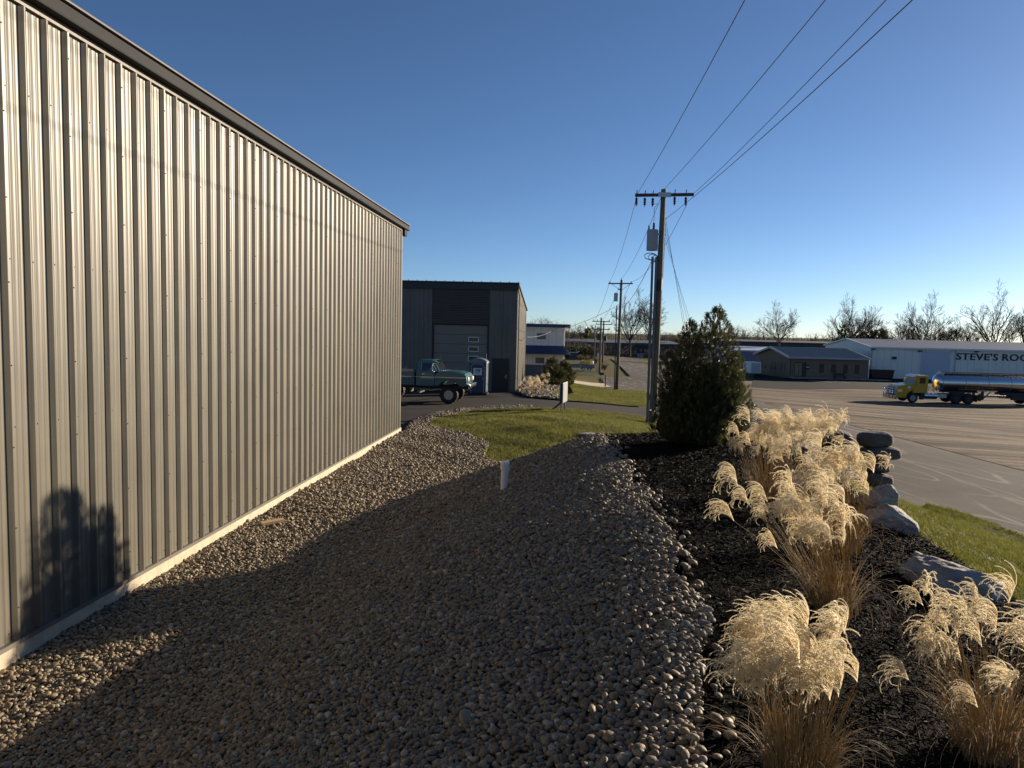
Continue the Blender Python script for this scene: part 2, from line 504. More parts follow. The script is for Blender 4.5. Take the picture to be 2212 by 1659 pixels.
# gravel beds and mulch bed
mulch_left = [(edge_x(y) + .06 * sin(y * 3.1) + .03 * sin(y * 7.7), y) for y in [-4, -1, 1.5] + [2 + .5 * i for i in range(26)] + [15.8]]
gravel_poly = [W(-4, .0), W(S_END + .1, .0), (-3.55, 23.6), G(885, 918), G(915, 905), G(950, 893), G(1000, 885), G(1070, 880.5), G(1150, 879), G(1150, 884), G(1070, 886), G(1000, 893), G(945, 907), G(918, 922),
               G(1000, 937), G(1055, 962), G(1045, 994), (.6, 16.5)] + [(float(a), b) for a, b in reversed(mulch_left)]
gravel = sheet('gravel_bed', gravel_poly, .06, MT['gravel_ground'], .5)
mulch_poly = [(float(a), b) for a, b in mulch_left] + [(2.3, 17.3), (4.6, 17.5), (6.3, 16.4)] + list(reversed(mulch_right))
mulch = sheet('mulch_bed', mulch_poly, .065, MT['mulch_ground'], .4)
rock_poly = [G(1112, 848), G(1133, 815), G(1172, 818), G(1180, 829), G(1222, 836), G(1205, 843), G(1187, 853), G(1218, 866.5), G(1190, 864), G(1141, 860)]
rock_bed = sheet('stone_bed', rock_poly, .06, MT['gravel_ground'], 1.0)

# ------------------------------------------------------------------ scattering (loose stuff only)
def inside(pts, poly):
    x, y = pts[:, 0], pts[:, 1]
    r = np.zeros(len(pts), bool)
    n = len(poly)
    for i in range(n):
        x1, y1 = poly[i]; x2, y2 = poly[(i + 1) % n]
        c = ((y1 > y) != (y2 > y)) & (x < (x2 - x1) * (y - y1) / ((y2 - y1) or 1e-9) + x1)
        r ^= c
    return r

def jitter(poly, sp, y0=-1e9, y1=1e9, x0=-1e9, x1=1e9):
    xs = [p[0] for p in poly]; ys = [p[1] for p in poly]
    ax = np.arange(max(min(xs), x0), min(max(xs), x1), sp); ay = np.arange(max(min(ys), y0), min(max(ys), y1), sp)
    X, Y = np.meshgrid(ax, ay)
    X = X + rng.uniform(-.48, .48, X.shape) * sp + (np.arange(len(ay)) % 2)[:, None] * sp * .5
    Y = Y + rng.uniform(-.48, .48, Y.shape) * sp
    p = np.stack([X.ravel(), Y.ravel()], -1)
    return p[inside(p, poly)]

def in_view(p, margin=250):
    """keep points the picture (with a wide margin) can show"""
    z = T(p[:, 0], p[:, 1]) - EYE
    M = np.array(CR.transposed())
    c = M @ np.stack([p[:, 0], p[:, 1], z])
    px = 1106 + FPX * c[0] / -c[2]; py = 829.5 - FPX * c[1] / -c[2]
    return (-c[2] > .3) & (px > -margin) & (px < 2212 + margin) & (py < 1659 + margin)

_trees = {}
def scatter(name, p, rot, scl, vid, tint, coll, parent=None, dz=0.0):
    n = len(p)
    me = bpy.data.meshes.new(name)
    me.vertices.add(n)
    if p.shape[1] == 2:
        p = np.column_stack([p, T(p[:, 0], p[:, 1]) + dz])
    me.vertices.foreach_set('co', np.asarray(p, np.float32).ravel())
    for nm, tp, arr, key in (('rot', 'FLOAT_VECTOR', rot, 'vector'), ('scl', 'FLOAT_VECTOR', scl, 'vector'), ('vid', 'INT', vid, 'value'), ('tint', 'FLOAT', tint, 'value')):
        at_ = me.attributes.new(nm, tp, 'POINT')
        at_.data.foreach_set(key, np.asarray(arr, np.int32 if tp == 'INT' else np.float32).ravel())
    if coll.name not in _trees:
        ng = bpy.data.node_groups.new('scatter_' + coll.name, 'GeometryNodeTree')
        ng.interface.new_socket('Geometry', in_out='INPUT', socket_type='NodeSocketGeometry')
        ng.interface.new_socket('Geometry', in_out='OUTPUT', socket_type='NodeSocketGeometry')
        N, L = ng.nodes, ng.links
        gi, go = N.new('NodeGroupInput'), N.new('NodeGroupOutput')
        ci = N.new('GeometryNodeCollectionInfo'); ci.inputs[0].default_value = coll
        ci.inputs['Separate Children'].default_value = True; ci.inputs['Reset Children'].default_value = True
        io = N.new('GeometryNodeInstanceOnPoints'); io.inputs['Pick Instance'].default_value = True
        def attr(nm, tp):
            a = N.new('GeometryNodeInputNamedAttribute'); a.data_type = tp; a.inputs['Name'].default_value = nm
            return a.outputs['Attribute']
        e2r = N.new('FunctionNodeEulerToRotation')
        L.new(attr('rot', 'FLOAT_VECTOR'), e2r.inputs[0])
        L.new(gi.outputs[0], io.inputs['Points']); L.new(ci.outputs[0], io.inputs['Instance'])
        L.new(attr('vid', 'INT'), io.inputs['Instance Index'])
        L.new(e2r.outputs[0], io.inputs['Rotation']); L.new(attr('scl', 'FLOAT_VECTOR'), io.inputs['Scale'])
        L.new(io.outputs[0], go.inputs[0])
        _trees[coll.name] = ng
    o = link(name, me, parent)
    md = o.modifiers.new('scatter', 'NODES'); md.node_group = _trees[coll.name]
    tag(o, kind='stuff')
    return o

def variants(cname, meshes):
    c = bpy.data.collections.new(cname)
    for i, me in enumerate(meshes):
        o = bpy.data.objects.new(f'{cname}_variant_{i:02d}', me)
        c.objects.link(o)
    return c

# pebbles ------------------------------------------------------
MT['pebble'] = ramp_tint_mat('river_pebble', [(0, (0.097, 0.079, 0.048)), (.2, (0.213, 0.164, 0.099)), (.42, (0.155, 0.109, 0.059)), (.55, (0.272, 0.226, 0.147)), (.7, (0.188, 0.125, 0.070)), (.82, (0.350, 0.285, 0.184)), (.9, (0.123, 0.109, 0.087)), (1, (0.479, 0.416, 0.284))], .62)
def pebble_mesh(k, sub=2):
    bm = bmesh.new(); bmesh.ops.create_icosphere(bm, subdivisions=sub, radius=1)
    r = np.random.default_rng(100 + k)
    dirs = r.normal(size=(7, 3)); dirs /= np.linalg.norm(dirs, axis=1)[:, None]
    cut = r.uniform(.72, .98, 7)
    ph = r.uniform(0, 6, 3)
    for v in bm.verts:
        p = np.array(v.co)
        for d_, c_ in zip(dirs, cut):
            q = p @ d_
            if q > c_: p = p - d_ * (q - c_) * .8
        p = p * (1 + .05 * sin(3 * p[0] + ph[0]) + .05 * sin(4 * p[1] + ph[1]))
        v.co = p
    me = bpy.data.meshes.new('pebble'); bm.to_mesh(me); bm.free()
    me.materials.append(MT['pebble']); me.polygons.foreach_set('use_smooth', [True] * len(me.polygons))
    return me
PEB = [pebble_mesh(i) for i in range(12)]
PC = variants('pebble', PEB)

def pebble_set(poly, sp, size, **kw):
    p = jitter(poly, sp, **kw); p = p[in_view(p)]
    n = len(p)
    s = size * np.exp(rng.normal(0, .25, n))
    scl = np.stack([s * rng.uniform(1.0, 1.55, n), s * rng.uniform(.8, 1.1, n), s * rng.uniform(.55, .85, n)], -1)
    rot = np.stack([rng.normal(0, .38, n), rng.normal(0, .38, n), rng.uniform(0, 6.28, n)], -1)
    z = T(p[:, 0], p[:, 1]) + .06 + s * .35 + rng.uniform(-.3, 1.0, n) * s
    return np.column_stack([p, z]), rot, scl, rng.integers(0, 12, n), rng.uniform(0, 1, n)

sets = [pebble_set(gravel_poly, .0255, .0155, y1=6.0), pebble_set(gravel_poly, .030, .0175, y0=6.0, y1=12.0), pebble_set(gravel_poly, .040, .0235, y0=12.0)]
# stones that rolled over on to the mulch
nsp = 220
yy = rng.uniform(.5, 15.2, nsp); dd = np.abs(rng.normal(0, .09, nsp)) + .01
pp2 = np.column_stack([edge_x(yy) + dd, yy]); ss2 = .0195 * np.exp(rng.normal(0, .35, nsp))
sets.append((np.column_stack([pp2, T(pp2[:, 0], pp2[:, 1]) + .075 + ss2 * .5]), np.stack([rng.normal(0, .4, nsp), rng.normal(0, .4, nsp), rng.uniform(0, 6.28, nsp)], -1),
             np.stack([ss2 * 1.3, ss2, ss2 * .75], -1), rng.integers(0, 12, nsp), rng.uniform(0, 1, nsp)))
P_, R_, S_, V_, T_ = [np.concatenate(a) for a in zip(*sets)]
# spill of larger stones along the mulch edge
ee = np.abs(P_[:, 0] - edge_x(P_[:, 1])) < .28
S_[ee] *= 1.06
dist = np.linalg.norm(P_ - np.array([0, 0, EYE]), axis=1)
M_ = np.array(CR.transposed()); cc = M_ @ (P_ - np.array([0, 0, EYE])).T
pxs = 1106 + FPX * cc[0] / -cc[2]; pys = 829.5 - FPX * cc[1] / -cc[2]
seen = (pxs > 5) & (pxs < 2207) & (pys < 1652) & (cc[2] < 0)
order = np.argsort(np.where(seen, dist / S_[:, 0], 1e9))[:300]
mask = np.ones(len(P_), bool); mask[order] = False
scatter('pebbles', P_[mask], R_[mask], S_[mask], V_[mask], T_[mask], PC, gravel)
for i in order:
    o = link('pebble', PEB[int(V_[i])], gravel, P_[i], R_[i], S_[i])
    o['tint'] = float(T_[i])
p, r_, s_, v_, t_ = pebble_set(rock_poly, .12, .062)
scatter('cobbles', p, r_, s_, v_, t_, PC, rock_bed)

# mulch --------------------------------------------------------
MT['chip'] = mat('black_mulch_chip', (.011, .009, .0075), .75, tint=.85, spec=.07)
def chip_mesh(k):
    r = np.random.default_rng(300 + k)
    n = 4
    vs = []; fs = []
    for i in range(n + 1):
        t = i / n - .5
        wd = .5 * (1 - (2 * t) ** 4 * .8) * r.uniform(.7, 1.2)
        b = .25 * r.normal(); h = .3 * r.normal()
        vs += [(t * 2, -wd * .22 + b * .1, h * .12), (t * 2, wd * .22 + b * .1, h * .12), (t * 2, b * .1, .16 + h * .12)]
    for i in range(n):
        a = i * 3; c = a + 3
        fs += [(a, a + 1, c + 1, c), (a + 1, a + 2, c + 2, c + 1), (a + 2, a, c, c + 2)]
    m_ = MB(); m_.add(vs, fs)
    return m_.mesh('chip', MT['chip'])
CC = variants('wood_chip', [chip_mesh(i) for i in range(8)])
def chip_set(poly, sp, size, **kw):
    p = jitter(poly, sp, **kw); p = p[in_view(p)]; n = len(p)
    s = size * np.exp(rng.normal(0, .35, n))
    scl = np.stack([s, s * rng.uniform(.6, 1.3, n), s * rng.uniform(.6, 1.2, n)], -1)
    rot = np.stack([rng.normal(0, .5, n), rng.normal(0, .35, n), rng.uniform(0, 6.28, n)], -1)
    z = T(p[:, 0], p[:, 1]) + .066 + rng.uniform(0, .022, n)
    return np.column_stack([p, z]), rot, scl, rng.integers(0, 8, n), rng.uniform(0, 1, n) ** 2
sets = [chip_set(mulch_poly, .026, .021, y1=6), chip_set(mulch_poly, .036, .028, y0=6)]
P_, R_, S_, V_, T_ = [np.concatenate(a) for a in zip(*sets)]
scatter('wood_chips', P_, R_, S_, V_, T_, CC, mulch)

# grass --------------------------------------------------------
MT['blade'] = mat('grass_blade', (.145, .145, .024), .55, trans=.5, tint=.5)
def tuft_mesh(k, nb=14, h=.055, rad=.05):
    r = np.random.default_rng(500 + k)
    v = []; f = []
    for b in range(nb):
        x, y = r.normal(0, rad * .6, 2); a = r.uniform(0, 6.28); L = h * r.uniform(.6, 1.25); wd = .0035
        bend = r.uniform(.2, .8); ux, uy = cos(a), sin(a)
        n0 = len(v)
        for i in range(3):
            t = i / 2
            w_ = wd * (1 - t * .85)
            ox = bend * L * t * t * ux; oy = bend * L * t * t * uy
            v += [(x + ox - uy * w_, y + oy + ux * w_, L * t), (x + ox + uy * w_, y + oy - ux * w_, L * t)]
        for i in range(2):
            q = n0 + i * 2
            f.append((q, q + 1, q + 3, q + 2))
    return np_mesh('tuft', v, f, MT['blade'])
TC = variants('grass_tuft', [tuft_mesh(i) for i in range(8)])
def grass(poly, sp, scale, parent, name='grass', **kw):
    p = jitter(poly, sp, **kw); p = p[in_view(p)]; n = len(p)
    s = scale * np.exp(rng.normal(0, .2, n))
    # patches of taller, paler turf
    q = .5 + .5 * np.sin(p[:, 0] * 1.1 + 2 * np.sin(p[:, 1] * .7)) * np.sin(p[:, 1] * 1.4 + p[:, 0] * .6)
    scl = np.stack([s, s, s * (.75 + .5 * q)], -1)
    rot = np.stack([rng.normal(0, .12, n), rng.normal(0, .12, n), rng.uniform(0, 6.28, n)], -1)
    return scatter(name, p, rot, scl, rng.integers(0, 8, n), np.clip(.3 * q + rng.uniform(0, .7, n), 0, 1), TC, parent, dz=.045)
grass(lens_poly, .09, 1.0, lawn)
grass(lawn2_poly, .055, .82, lawn2)
grass(lawn3_poly, .15, 1.4, lawn3)
# ------------------------------------------------------------------ the long metal building on the left
Z0, Z1 = EYE - 3.28, EYE + 3.11                       # bottom and top of its panels
PIT = .3048
def panel_profile(nrib, xmax=None):
    """PBR sheet: (x along wall, out from wall) from rib centre to rib centre"""
    P = []
    for k in range(nrib):
        c = k * PIT
        P += [(c, .048), (c + .016, .048), (c + .030, 0.0)]
        for q in (.111, .193):
            P += [(c + q - .012, 0), (c + q - .005, .0045), (c + q + .005, .0045), (c + q + .012, 0)]
        P += [(c + PIT - .030, 0.0), (c + PIT - .016, .048)]
    P += [(nrib * PIT, .0485), (nrib * PIT + .016, .050)]
    if xmax: P = [p for p in P if p[0] <= xmax]
    return P
def panel_mesh(name, nrib, z0, z1, m, xmax=None, zr=None):
    P = panel_profile(nrib, xmax)
    nz = 8
    v = []; f = []
    n = len(P)
    for j in range(nz + 1):
        z = z0 + (z1 - z0) * j / nz
        for (x, o) in P: v.append((x, -o, z))
    for j in range(nz):
        for i in range(n - 1):
            a = j * n + i
            f.append((a, a + 1, a + n + 1, a + n))
    return np_mesh(name, v, f, m)

wp = W(0)
big = empty('metal_building', (wp[0], wp[1], 0), pi / 2 - WA, 'long tall building of ribbed grey steel panels beside the gravel bed', 'building')
pm = panel_mesh('wall_panel', 3, Z0, Z1, MT['panel'])
s0 = 7.50 - 15 * .9144
k = 0
while s0 + k * .9144 < S_END - .95:
    link('wall_panel', pm, big, (s0 + k * .9144, 0, 0)); k += 1
x_last = s0 + k * .9144
link('wall_panel', panel_mesh('wall_panel', 3, Z0, Z1, MT['panel'], S_END - x_last - .02), big, (x_last, 0, 0))
fb = MB().box(.002, .9124, -.030, .25, EYE - 3.9, Z0 - .035).mesh('foundation_block', MT['concrete'])
k = 0
while s0 + k * .9144 < S_END - .3:
    link('foundation_block', fb, big, (s0 + k * .9144 - .02, 0, 0)); k += 1
MB().box(s0, S_END, -.055, .02, Z0 - .035, Z0 + .012).build('base_trim', MT['panel2'], big)
MB().box(S_END - .06, S_END + .03, -.05, .08, Z0 - .02, Z1 - .02).build('corner_trim', MT['panel2'], big)
# eave: top channel, fascia, drip lip, and the return under the rake
MB().box(s0, S_END, -.05, .0, Z1 - .02, Z1 + .04).build('top_channel', MT['panel2'], big)
fa = MB()
fa.prism([(-.17, Z1 + .045), (-.02, Z1 + .045), (-.02, Z1 + .205), (-.155, Z1 + .20), (-.175, Z1 + .06)], s0, 2.4, 'X')
fa.build('eave_fascia', MT['trim'], big)
fa = MB(); fa.prism([(-.17, Z1 + .045), (-.02, Z1 + .045), (-.02, Z1 + .205), (-.155, Z1 + .20), (-.175, Z1 + .06)], 2.406, 11.5, 'X'); fa.build('eave_fascia', MT['trim'], big)
fa = MB(); fa.prism([(-.17, Z1 + .045), (-.02, Z1 + .045), (-.02, Z1 + .205), (-.155, Z1 + .20), (-.175, Z1 + .06)], 11.506, S_END + .48, 'X'); fa.build('eave_fascia', MT['trim'], big)
MB().prism([(-.20, Z1 + .208), (-.02, Z1 + .208), (-.02, Z1 + .24), (-.195, Z1 + .233)], s0, S_END + .50, 'X').build('drip_edge', MT['panel2'], big)
MB().box(S_END + .031, S_END + .36, -.12, 6, Z1 - .15, Z1 + .048).build('rake_soffit', MT['trim'], big)
MB().prism([(-.02, Z1 + .2), (14, Z1 + 1.6), (14, Z1 + 1.7), (-.02, Z1 + .24)], s0, S_END + .45, 'X').build('roof', MT['panel2'], big)
MB().box(S_END - .05, S_END + .0, .081, 14, EYE - 3.9, Z1 + .1).build('end_wall', MT['panel2'], big)
MB().box(s0, s0 + .1, .081, 14, EYE - 3.9, Z1 + .1).build('end_wall', MT['panel2'], big)
sc = MB()
hx = [(cos(pi / 3 * i), sin(pi / 3 * i)) for i in range(6)]
def screw(x, o, z, r=.0085):
    vs = [(x + r * a, -o, z + r * b) for a, b in hx] + [(x + r * .7 * a, -o - .008, z + r * .7 * b) for a, b in hx]
    sc.add(vs, [(i, (i + 1) % 6, 6 + (i + 1) % 6, 6 + i) for i in range(6)] + [tuple(range(6, 12))])
nr = int((S_END - s0) / PIT)
for q in range(nr):
    x = s0 + q * PIT + .085
    for z in (2.25, .58, -1.1): screw(x, .0, EYE + z + .004 * sin(q * 9))
    screw(x - .03, 0, Z0 + .10); screw(x + .15, 0, Z0 + .10)
    if q % 3 == 0:
        for j in range(8): screw(s0 + q * PIT + .004, .049, Z0 + .35 + j * .82)
tag(sc.build('screws', MT['screw'], big), kind='stuff')

# ------------------------------------------------------------------ the second metal building, facing the drive
c0 = G(1112, 848); AZ2 = radians(3.2)
b2z = float(T(*c0)) - .02
sh = empty('metal_shop', (c0[0], c0[1], b2z), -AZ2, 'dark grey metal shop with a tall overhead door and louvred panel above it', 'building')
# local: +x right, +y away from the camera; facade on y = 0, x from -17 to 0
LEN, HF, HB, WID = 16.0, 6.78, 5.45, 17.0
def spanels(x0, x1, z0, z1, m):
    k = 0
    x = x1
    while x > x0 + .05:
        wd = min(.9144, x - x0)
        me = panel_mesh('wall_panel', 3, z0, z1, m, wd + .001)
        link('wall_panel', me, sh, (x - wd, 0, 0)); x -= wd
spanels(-1.80, 0, .05, HF, MT['panel2'])
spanels(-WID, -5.63, .05, HF, MT['panel2'])
MB().box(-WID, -5.6, .02, .2, -.4, HF).build('back_liner', MT['dark'], sh)
MB().box(-1.83, -.02, .02, .2, -.4, HF).build('back_liner', MT['dark'], sh)
# louvre panel over the door
n = 20
lm = MB().prism([(-.075, 0), (-.01, .085), (.0, .085), (.0, .0)], -5.6, -1.83, 'X')
lmesh = lm.mesh('louvre_slat', mat('brown_black_louvre', (.12, .095, .075), .55))
for i in range(n):
    link('louvre_slat', lmesh, sh, (0, -.002, 4.50 + i * .112))
MB().box(-5.6, -1.83, .03, .2, 4.44, HF).build('louvre_backing', MT['black'], sh)
# overhead door: seven sections, three small windows in the right-hand column
dm = mat('taupe_door', (.20, .175, .145), .55, var=.06, vscale=.6)
for i in range(7):
    z = .02 + i * .63
    d = MB().box(-5.52, -1.92, .06, .12, z, z + .615).build('door_section', dm, sh, bevel=.012)
    if i in (3, 4, 5):
        zc = z + .31; xc = -2.84
        f_ = MB()
        f_.box(xc - .35, xc + .35, .035, .058, zc + .13, zc + .17).box(xc - .35, xc + .35, .035, .058, zc - .17, zc - .13)
        f_.box(xc - .35, xc - .31, .035, .058, zc - .13, zc + .13).box(xc + .31, xc + .35, .035, .058, zc - .13, zc + .13)
        f_.build('window_frame', MT['white'], d)
        MB().box(xc - .31, xc + .31, .045, .055, zc - .13, zc + .13).build('window_pane', MT['glass'], d)
MB().box(-5.62, -5.53, -.035, .1, .0, 4.44).build('door_jamb', MT['black'], sh)
MB().box(-1.91, -1.82, -.035, .1, .0, 4.44).build('door_jamb', MT['black'], sh)
MB().box(-5.62, -1.82, -.04, .1, 4.441, 4.50).build('door_header', MT['trim'], sh)
md = MB().box(-1.49, -.50, -.055, -.036, .02, 2.22).build('entry_door', mat('brown_black_door', (.022, .019, .016), .5), sh)
MB().box(-1.56, -1.491, -.05, 0, .0, 2.28).box(-.499, -.43, -.05, 0, .0, 2.28).box(-1.491, -.499, -.05, 0, 2.221, 2.28).build('door_frame', MT['dark'], sh)
MB().box(-.62, -.57, -.085, -.056, .93, 1.22).box(-.73, -.60, -.12, -.095, 1.03, 1.06).build('door_handle', MT['chrome'], md)
# eave, roof with standing ribs, side wall
MB().box(-WID, .12, -.14, .02, HF + .002, HF + .42).build('eave_fascia', MT['black'], sh)
MB().prism([(-.25, HF + .43), (LEN + .3, HB + .45), (LEN + .3, HB + .53), (-.25, HF + .51)], -WID, .14, 'X').build('roof', MT['dark'], sh)
rb = MB().prism([(-.26, HF + .512), (LEN + .3, HB + .532), (LEN + .3, HB + .59), (-.26, HF + .575)], -.02, .02, 'X').mesh('roof_rib', MT['dark'])
for i in range(18): link('roof_rib', rb, sh, (.10 - i * .61, 0, 0))
for i in range(17):
    y0, y1 = .02 + i * .9144, .02 + (i + 1) * .9144
    y1 = min(y1, LEN)
    P = panel_profile(3, y1 - y0 + .001); v = []; f = []
    n = len(P)
    for (x, o) in P: v.append((.0 + o, y0 + x, .05))
    for (x, o) in P: v.append((.0 + o, y0 + x, HF + .4 + (HB - HF) * (y0 + x) / LEN))
    f = [(a, a + 1, a + n + 1, a + n) for a in range(n - 1)]
    link('wall_panel', np_mesh('wall_panel', v, f, MT['panel']), sh)
MB().box(-.04, .05, -.05, .03, .0, HF).build('corner_trim', MT['panel2'], sh)
MB().box(-WID, -.02, LEN - .1, LEN, -.5, HB).build('rear_wall', MT['panel2'], sh)
MB().box(-.1, .045, -.02, LEN, -.5, .048).build('foundation', MT['concrete'], sh)
MB().tube([(.14, .3, .1), (.14, .3, HF - .3), (.06, .2, HF)], .04, 6).build('downspout', MT['panel'], sh)

# portable toilet ------------------------------------------------
pt_blue = mat('blue_grey_plastic', (.035, .055, .085), .45, var=.12, vscale=3)
pc = at(1031, 848.5, 43.6); tz = float(T(pc.x, pc.y))
po = empty('portable_toilet', (pc.x, pc.y, tz), radians(-4), 'blue grey portable toilet with a domed roof beside the shop door', 'toilet')
MB().box(-.54, .54, .0, 1.1, .12, 1.98).build('shell', pt_blue, po, bevel=.05)
MB().box(-.58, .58, -.04, 1.14, .0, .119).build('base', MT['black'], po)
rf = []
for i in range(13):
    a = pi * i / 12; rf.append((-.60 * cos(a), 1.96 + .33 * sin(a)))
MB().prism(rf, -.07, 1.17, 'Y').build('roof', mat('pale_blue_plastic', (.14, .17, .22), .4), po, bevel=.04)
dr = MB().box(-.37, .37, -.035, -.002, .16, 1.9).build('door', pt_blue, po)
fr = MB()
pp = [(-.40, .14), (-.40, 1.72), (-.36, 1.86), (-.27, 1.94), (.27, 1.94), (.36, 1.86), (.40, 1.72), (.40, .14)]
fr.tube([(a, -.03, b) for a, b in pp], .018, 6); fr.build('door_frame', mat('pale_grey_plastic', (.45, .48, .52), .5), po)
sg = MB().box(-.27, .27, -.047, -.036, 1.25, 1.68).build('sign', MT['white'], dr)
def text(s, name, size, m, parent, loc, rot, ext=.006, off=0.0, sx=1.0, shear=0.0, align='CENTER'):
    cu = bpy.data.curves.new(name, 'FONT'); cu.body = s; cu.size = size; cu.extrude = ext; cu.offset = off
    cu.align_x = align; cu.align_y = 'CENTER'; cu.shear = shear; cu.resolution_u = 3; cu.space_character = 1.08
    tmp = bpy.data.objects.new('tmp', cu); COL.objects.link(tmp)
    bpy.context.view_layer.update()
    me = bpy.data.meshes.new_from_object(tmp.evaluated_get(bpy.context.evaluated_depsgraph_get()))
    bpy.data.objects.remove(tmp); bpy.data.curves.remove(cu)
    me.name = name; me.materials.clear(); me.materials.append(m)
    return link(name, me, parent, loc, rot, (sx, 1, 1))
navy = mat('navy_print', (.02, .03, .12), .5)
text('LRE', 'lettering', .17, navy, dr, (0, -.051, 1.56), (pi / 2, 0, 0), .003, .008, 1.1, .3)
MB().box(-.15, .14, -.052, -.0475, 1.43, 1.465).prism([(-.16, 1.38), (.08, 1.31), (.14, 1.33), (-.02, 1.36)], -.052, -.0475, 'Y').build('swoosh', navy, dr)
MB().box(.30, .335, -.065, -.036, .95, 1.12).build('door_latch', MT['steel'], dr)
vp_ = MB().tube([(.38, 1.0, 1.6), (.38, 1.0, 2.55)], .05, 8).build('vent_pipe', MT['dark'], po)

# temporary sign frame on the verge --------------------------------
pc = at(1216, 884, 33.6); tz = float(T(pc.x, pc.y)) - .02
fs_ = empty('banner_frame', (pc.x, pc.y, tz), radians(76), 'white wrapped sign panel on a black post frame beside the driveway', 'sign')
for yy in (-.45, .45):
    MB().tube([(yy, 0, 0), (yy, 0, 1.42)], .028, 6).build('post', MT['black'], fs_)
    MB().tube([(yy, .0, .55), (yy, .62, .0)], .024, 6).build('brace', MT['black'], fs_)
bn = MB().box(-.62, .62, -.10, -.03, .48, 1.44).build('panel', mat('white_banner', (.30, .30, .31), .4), fs_, bevel=.03, seg=3)
MB().box(-.62, .62, .031, .07, .52, 1.40).build('rear_panel', mat('grey_banner_back', (.2, .2, .21), .5), fs_, bevel=.01)

# ------------------------------------------------------------------ lifted pickup
def wheel(parent, x, y, r, wd, side, rimr, rim_m, lugs=18, name='wheel'):
    wh = empty(name, (x, y, r)); wh.parent = parent
    t = MB()
    hw = wd / 2
    t.lathe([(rimr, -hw * .8), (rimr + .03, -hw), (r - .06, -hw * .98), (r - .015, -hw * .8), (r - .012, hw * .8), (r - .06, hw * .98), (rimr + .03, hw), (rimr, hw * .8)], axis='Y', n=28, cap=False)
    for k in range(lugs):
        for sd in (-1, 1):
            a = 2 * pi * (k + .25 * sd) / lugs; c, s_ = cos(a), sin(a)
            u = Vector((c, 0, s_)); tt = Vector((-s_, 0, c))
            vs = []
            for rr in (r - .03, r + .006):
                for q, z in ((-1, .06), (1, .06), (1, 1.0), (-1, 1.0)):
                    p = u * rr + tt * q * r * .085 + Vector((0, sd * hw * z * .97, 0))
                    vs.append(p)
            t.add(vs, [(0, 1, 2, 3), (4, 7, 6, 5), (0, 4, 5, 1), (1, 5, 6, 2), (2, 6, 7, 3), (3, 7, 4, 0)])
    t.build('tyre', MT['rubber'], wh)
    f_ = MB(); y1 = side * hw * .62
    f_.lathe([(rimr + .02, side * hw * .92), (rimr - .02, side * hw * .7), (rimr - .03, y1), (rimr * .55, y1 - side * .03), (rimr * .5, y1 + side * .02), (rimr * .3, y1 + side * .05), (.02, y1 + side * .06)], axis='Y', n=24)
    f_.build('rim', rim_m, wh, smooth_=False)
    h = MB()
    for k in range(8):
        a = 2 * pi * k / 8
        h.lathe([(rimr * .13, y1 - side * .03), (rimr * .13, y1 + side * .012), (rimr * .05, y1 + side * .014)], (rimr * .73 * cos(a), 0, rimr * .73 * sin(a)), 'Y', 8)
    h.build('rim_holes', MT['black'], wh)
    return wh

def arc(cx, cz, r, a0, a1, n):
    return [(cx + r * cos(a0 + (a1 - a0) * i / n), cz + r * sin(a0 + (a1 - a0) * i / n)) for i in range(n + 1)]

teal = mat('teal_truck_paint', (.055, .15, .155), .32, coat=.5, var=.1, vscale=2)
wc = at(983, 866.5, 36.6)
wz = float(T(wc.x, wc.y))
tr = empty('pickup_truck', (wc.x - .22, wc.y + .9, wz), radians(-6), 'teal lifted old pickup truck with big mud tyres parked on the driveway', 'truck')
HW = .98
fen = [(-.76, .90), (-.76, 1.50), (-.55, 1.64), (-.3, 1.665), (.45, 1.63), (.80, 1.56), (.90, 1.44), (.93, 1.22), (.93, 1.0), (.86, .92)] + [(.62, .92)] + arc(0, .62, .62, .5, pi - .5, 10)
MB().prism(fen, -HW, HW, 'Y').build('fender', teal, tr, bevel=.035)
MB().prism([(-.62, 1.655), (-.3, 1.69), (.45, 1.655), (.84, 1.575), (.84, 1.55), (-.62, 1.6)], -.72, .72, 'Y').build('hood', teal, tr, bevel=.02)
cabp = [(-1.76, .90), (-1.76, 1.66), (-1.70, 2.14), (-1.62, 2.22), (-.95, 2.24), (-.80, 2.19), (-.50, 1.66), (-.765, 1.62), (-.765, .90)]
cab_hw = lambda z: HW - .015 if z < 1.66 else HW - .04 - (z - 1.66) * .30
def flare(poly, m, name, parent, bev=.03):
    n = len(poly); vs = [(p[0], -cab_hw(p[1]), p[1]) for p in poly] + [(p[0], cab_hw(p[1]), p[1]) for p in poly]
    fs = [tuple(range(n)), tuple(reversed(range(n, 2 * n)))] + [(i, i + n, (i + 1) % n + n, (i + 1) % n) for i in range(n)]
    b = MB(); b.add(vs, fs); return b.build(name, m, parent, bevel=bev)
flare(cabp, teal, 'cab', tr)
def sidepane(poly, m, name, parent, o=.004, th=.012):
    for sd in (-1, 1):
        b = MB(); n = len(poly)
        vs = [(p[0], sd * (cab_hw(p[1]) + o), p[1]) for p in poly] + [(p[0], sd * (cab_hw(p[1]) + o - th), p[1]) for p in poly]
        b.add(vs, [tuple(range(n)), tuple(reversed(range(n, 2 * n)))] + [(i, i + n, (i + 1) % n + n, (i + 1) % n) for i in range(n)])
        yield b.build(name, m, parent)
doors = list(sidepane([(-1.50, .96), (-1.50, 1.645), (-.78, 1.645), (-.78, .96)], teal, 'door', tr, .012))
wins = list(sidepane([(-1.48, 1.70), (-1.46, 2.08), (-.92, 2.09), (-.70, 1.70)], MT['glass'], 'side_window', tr))
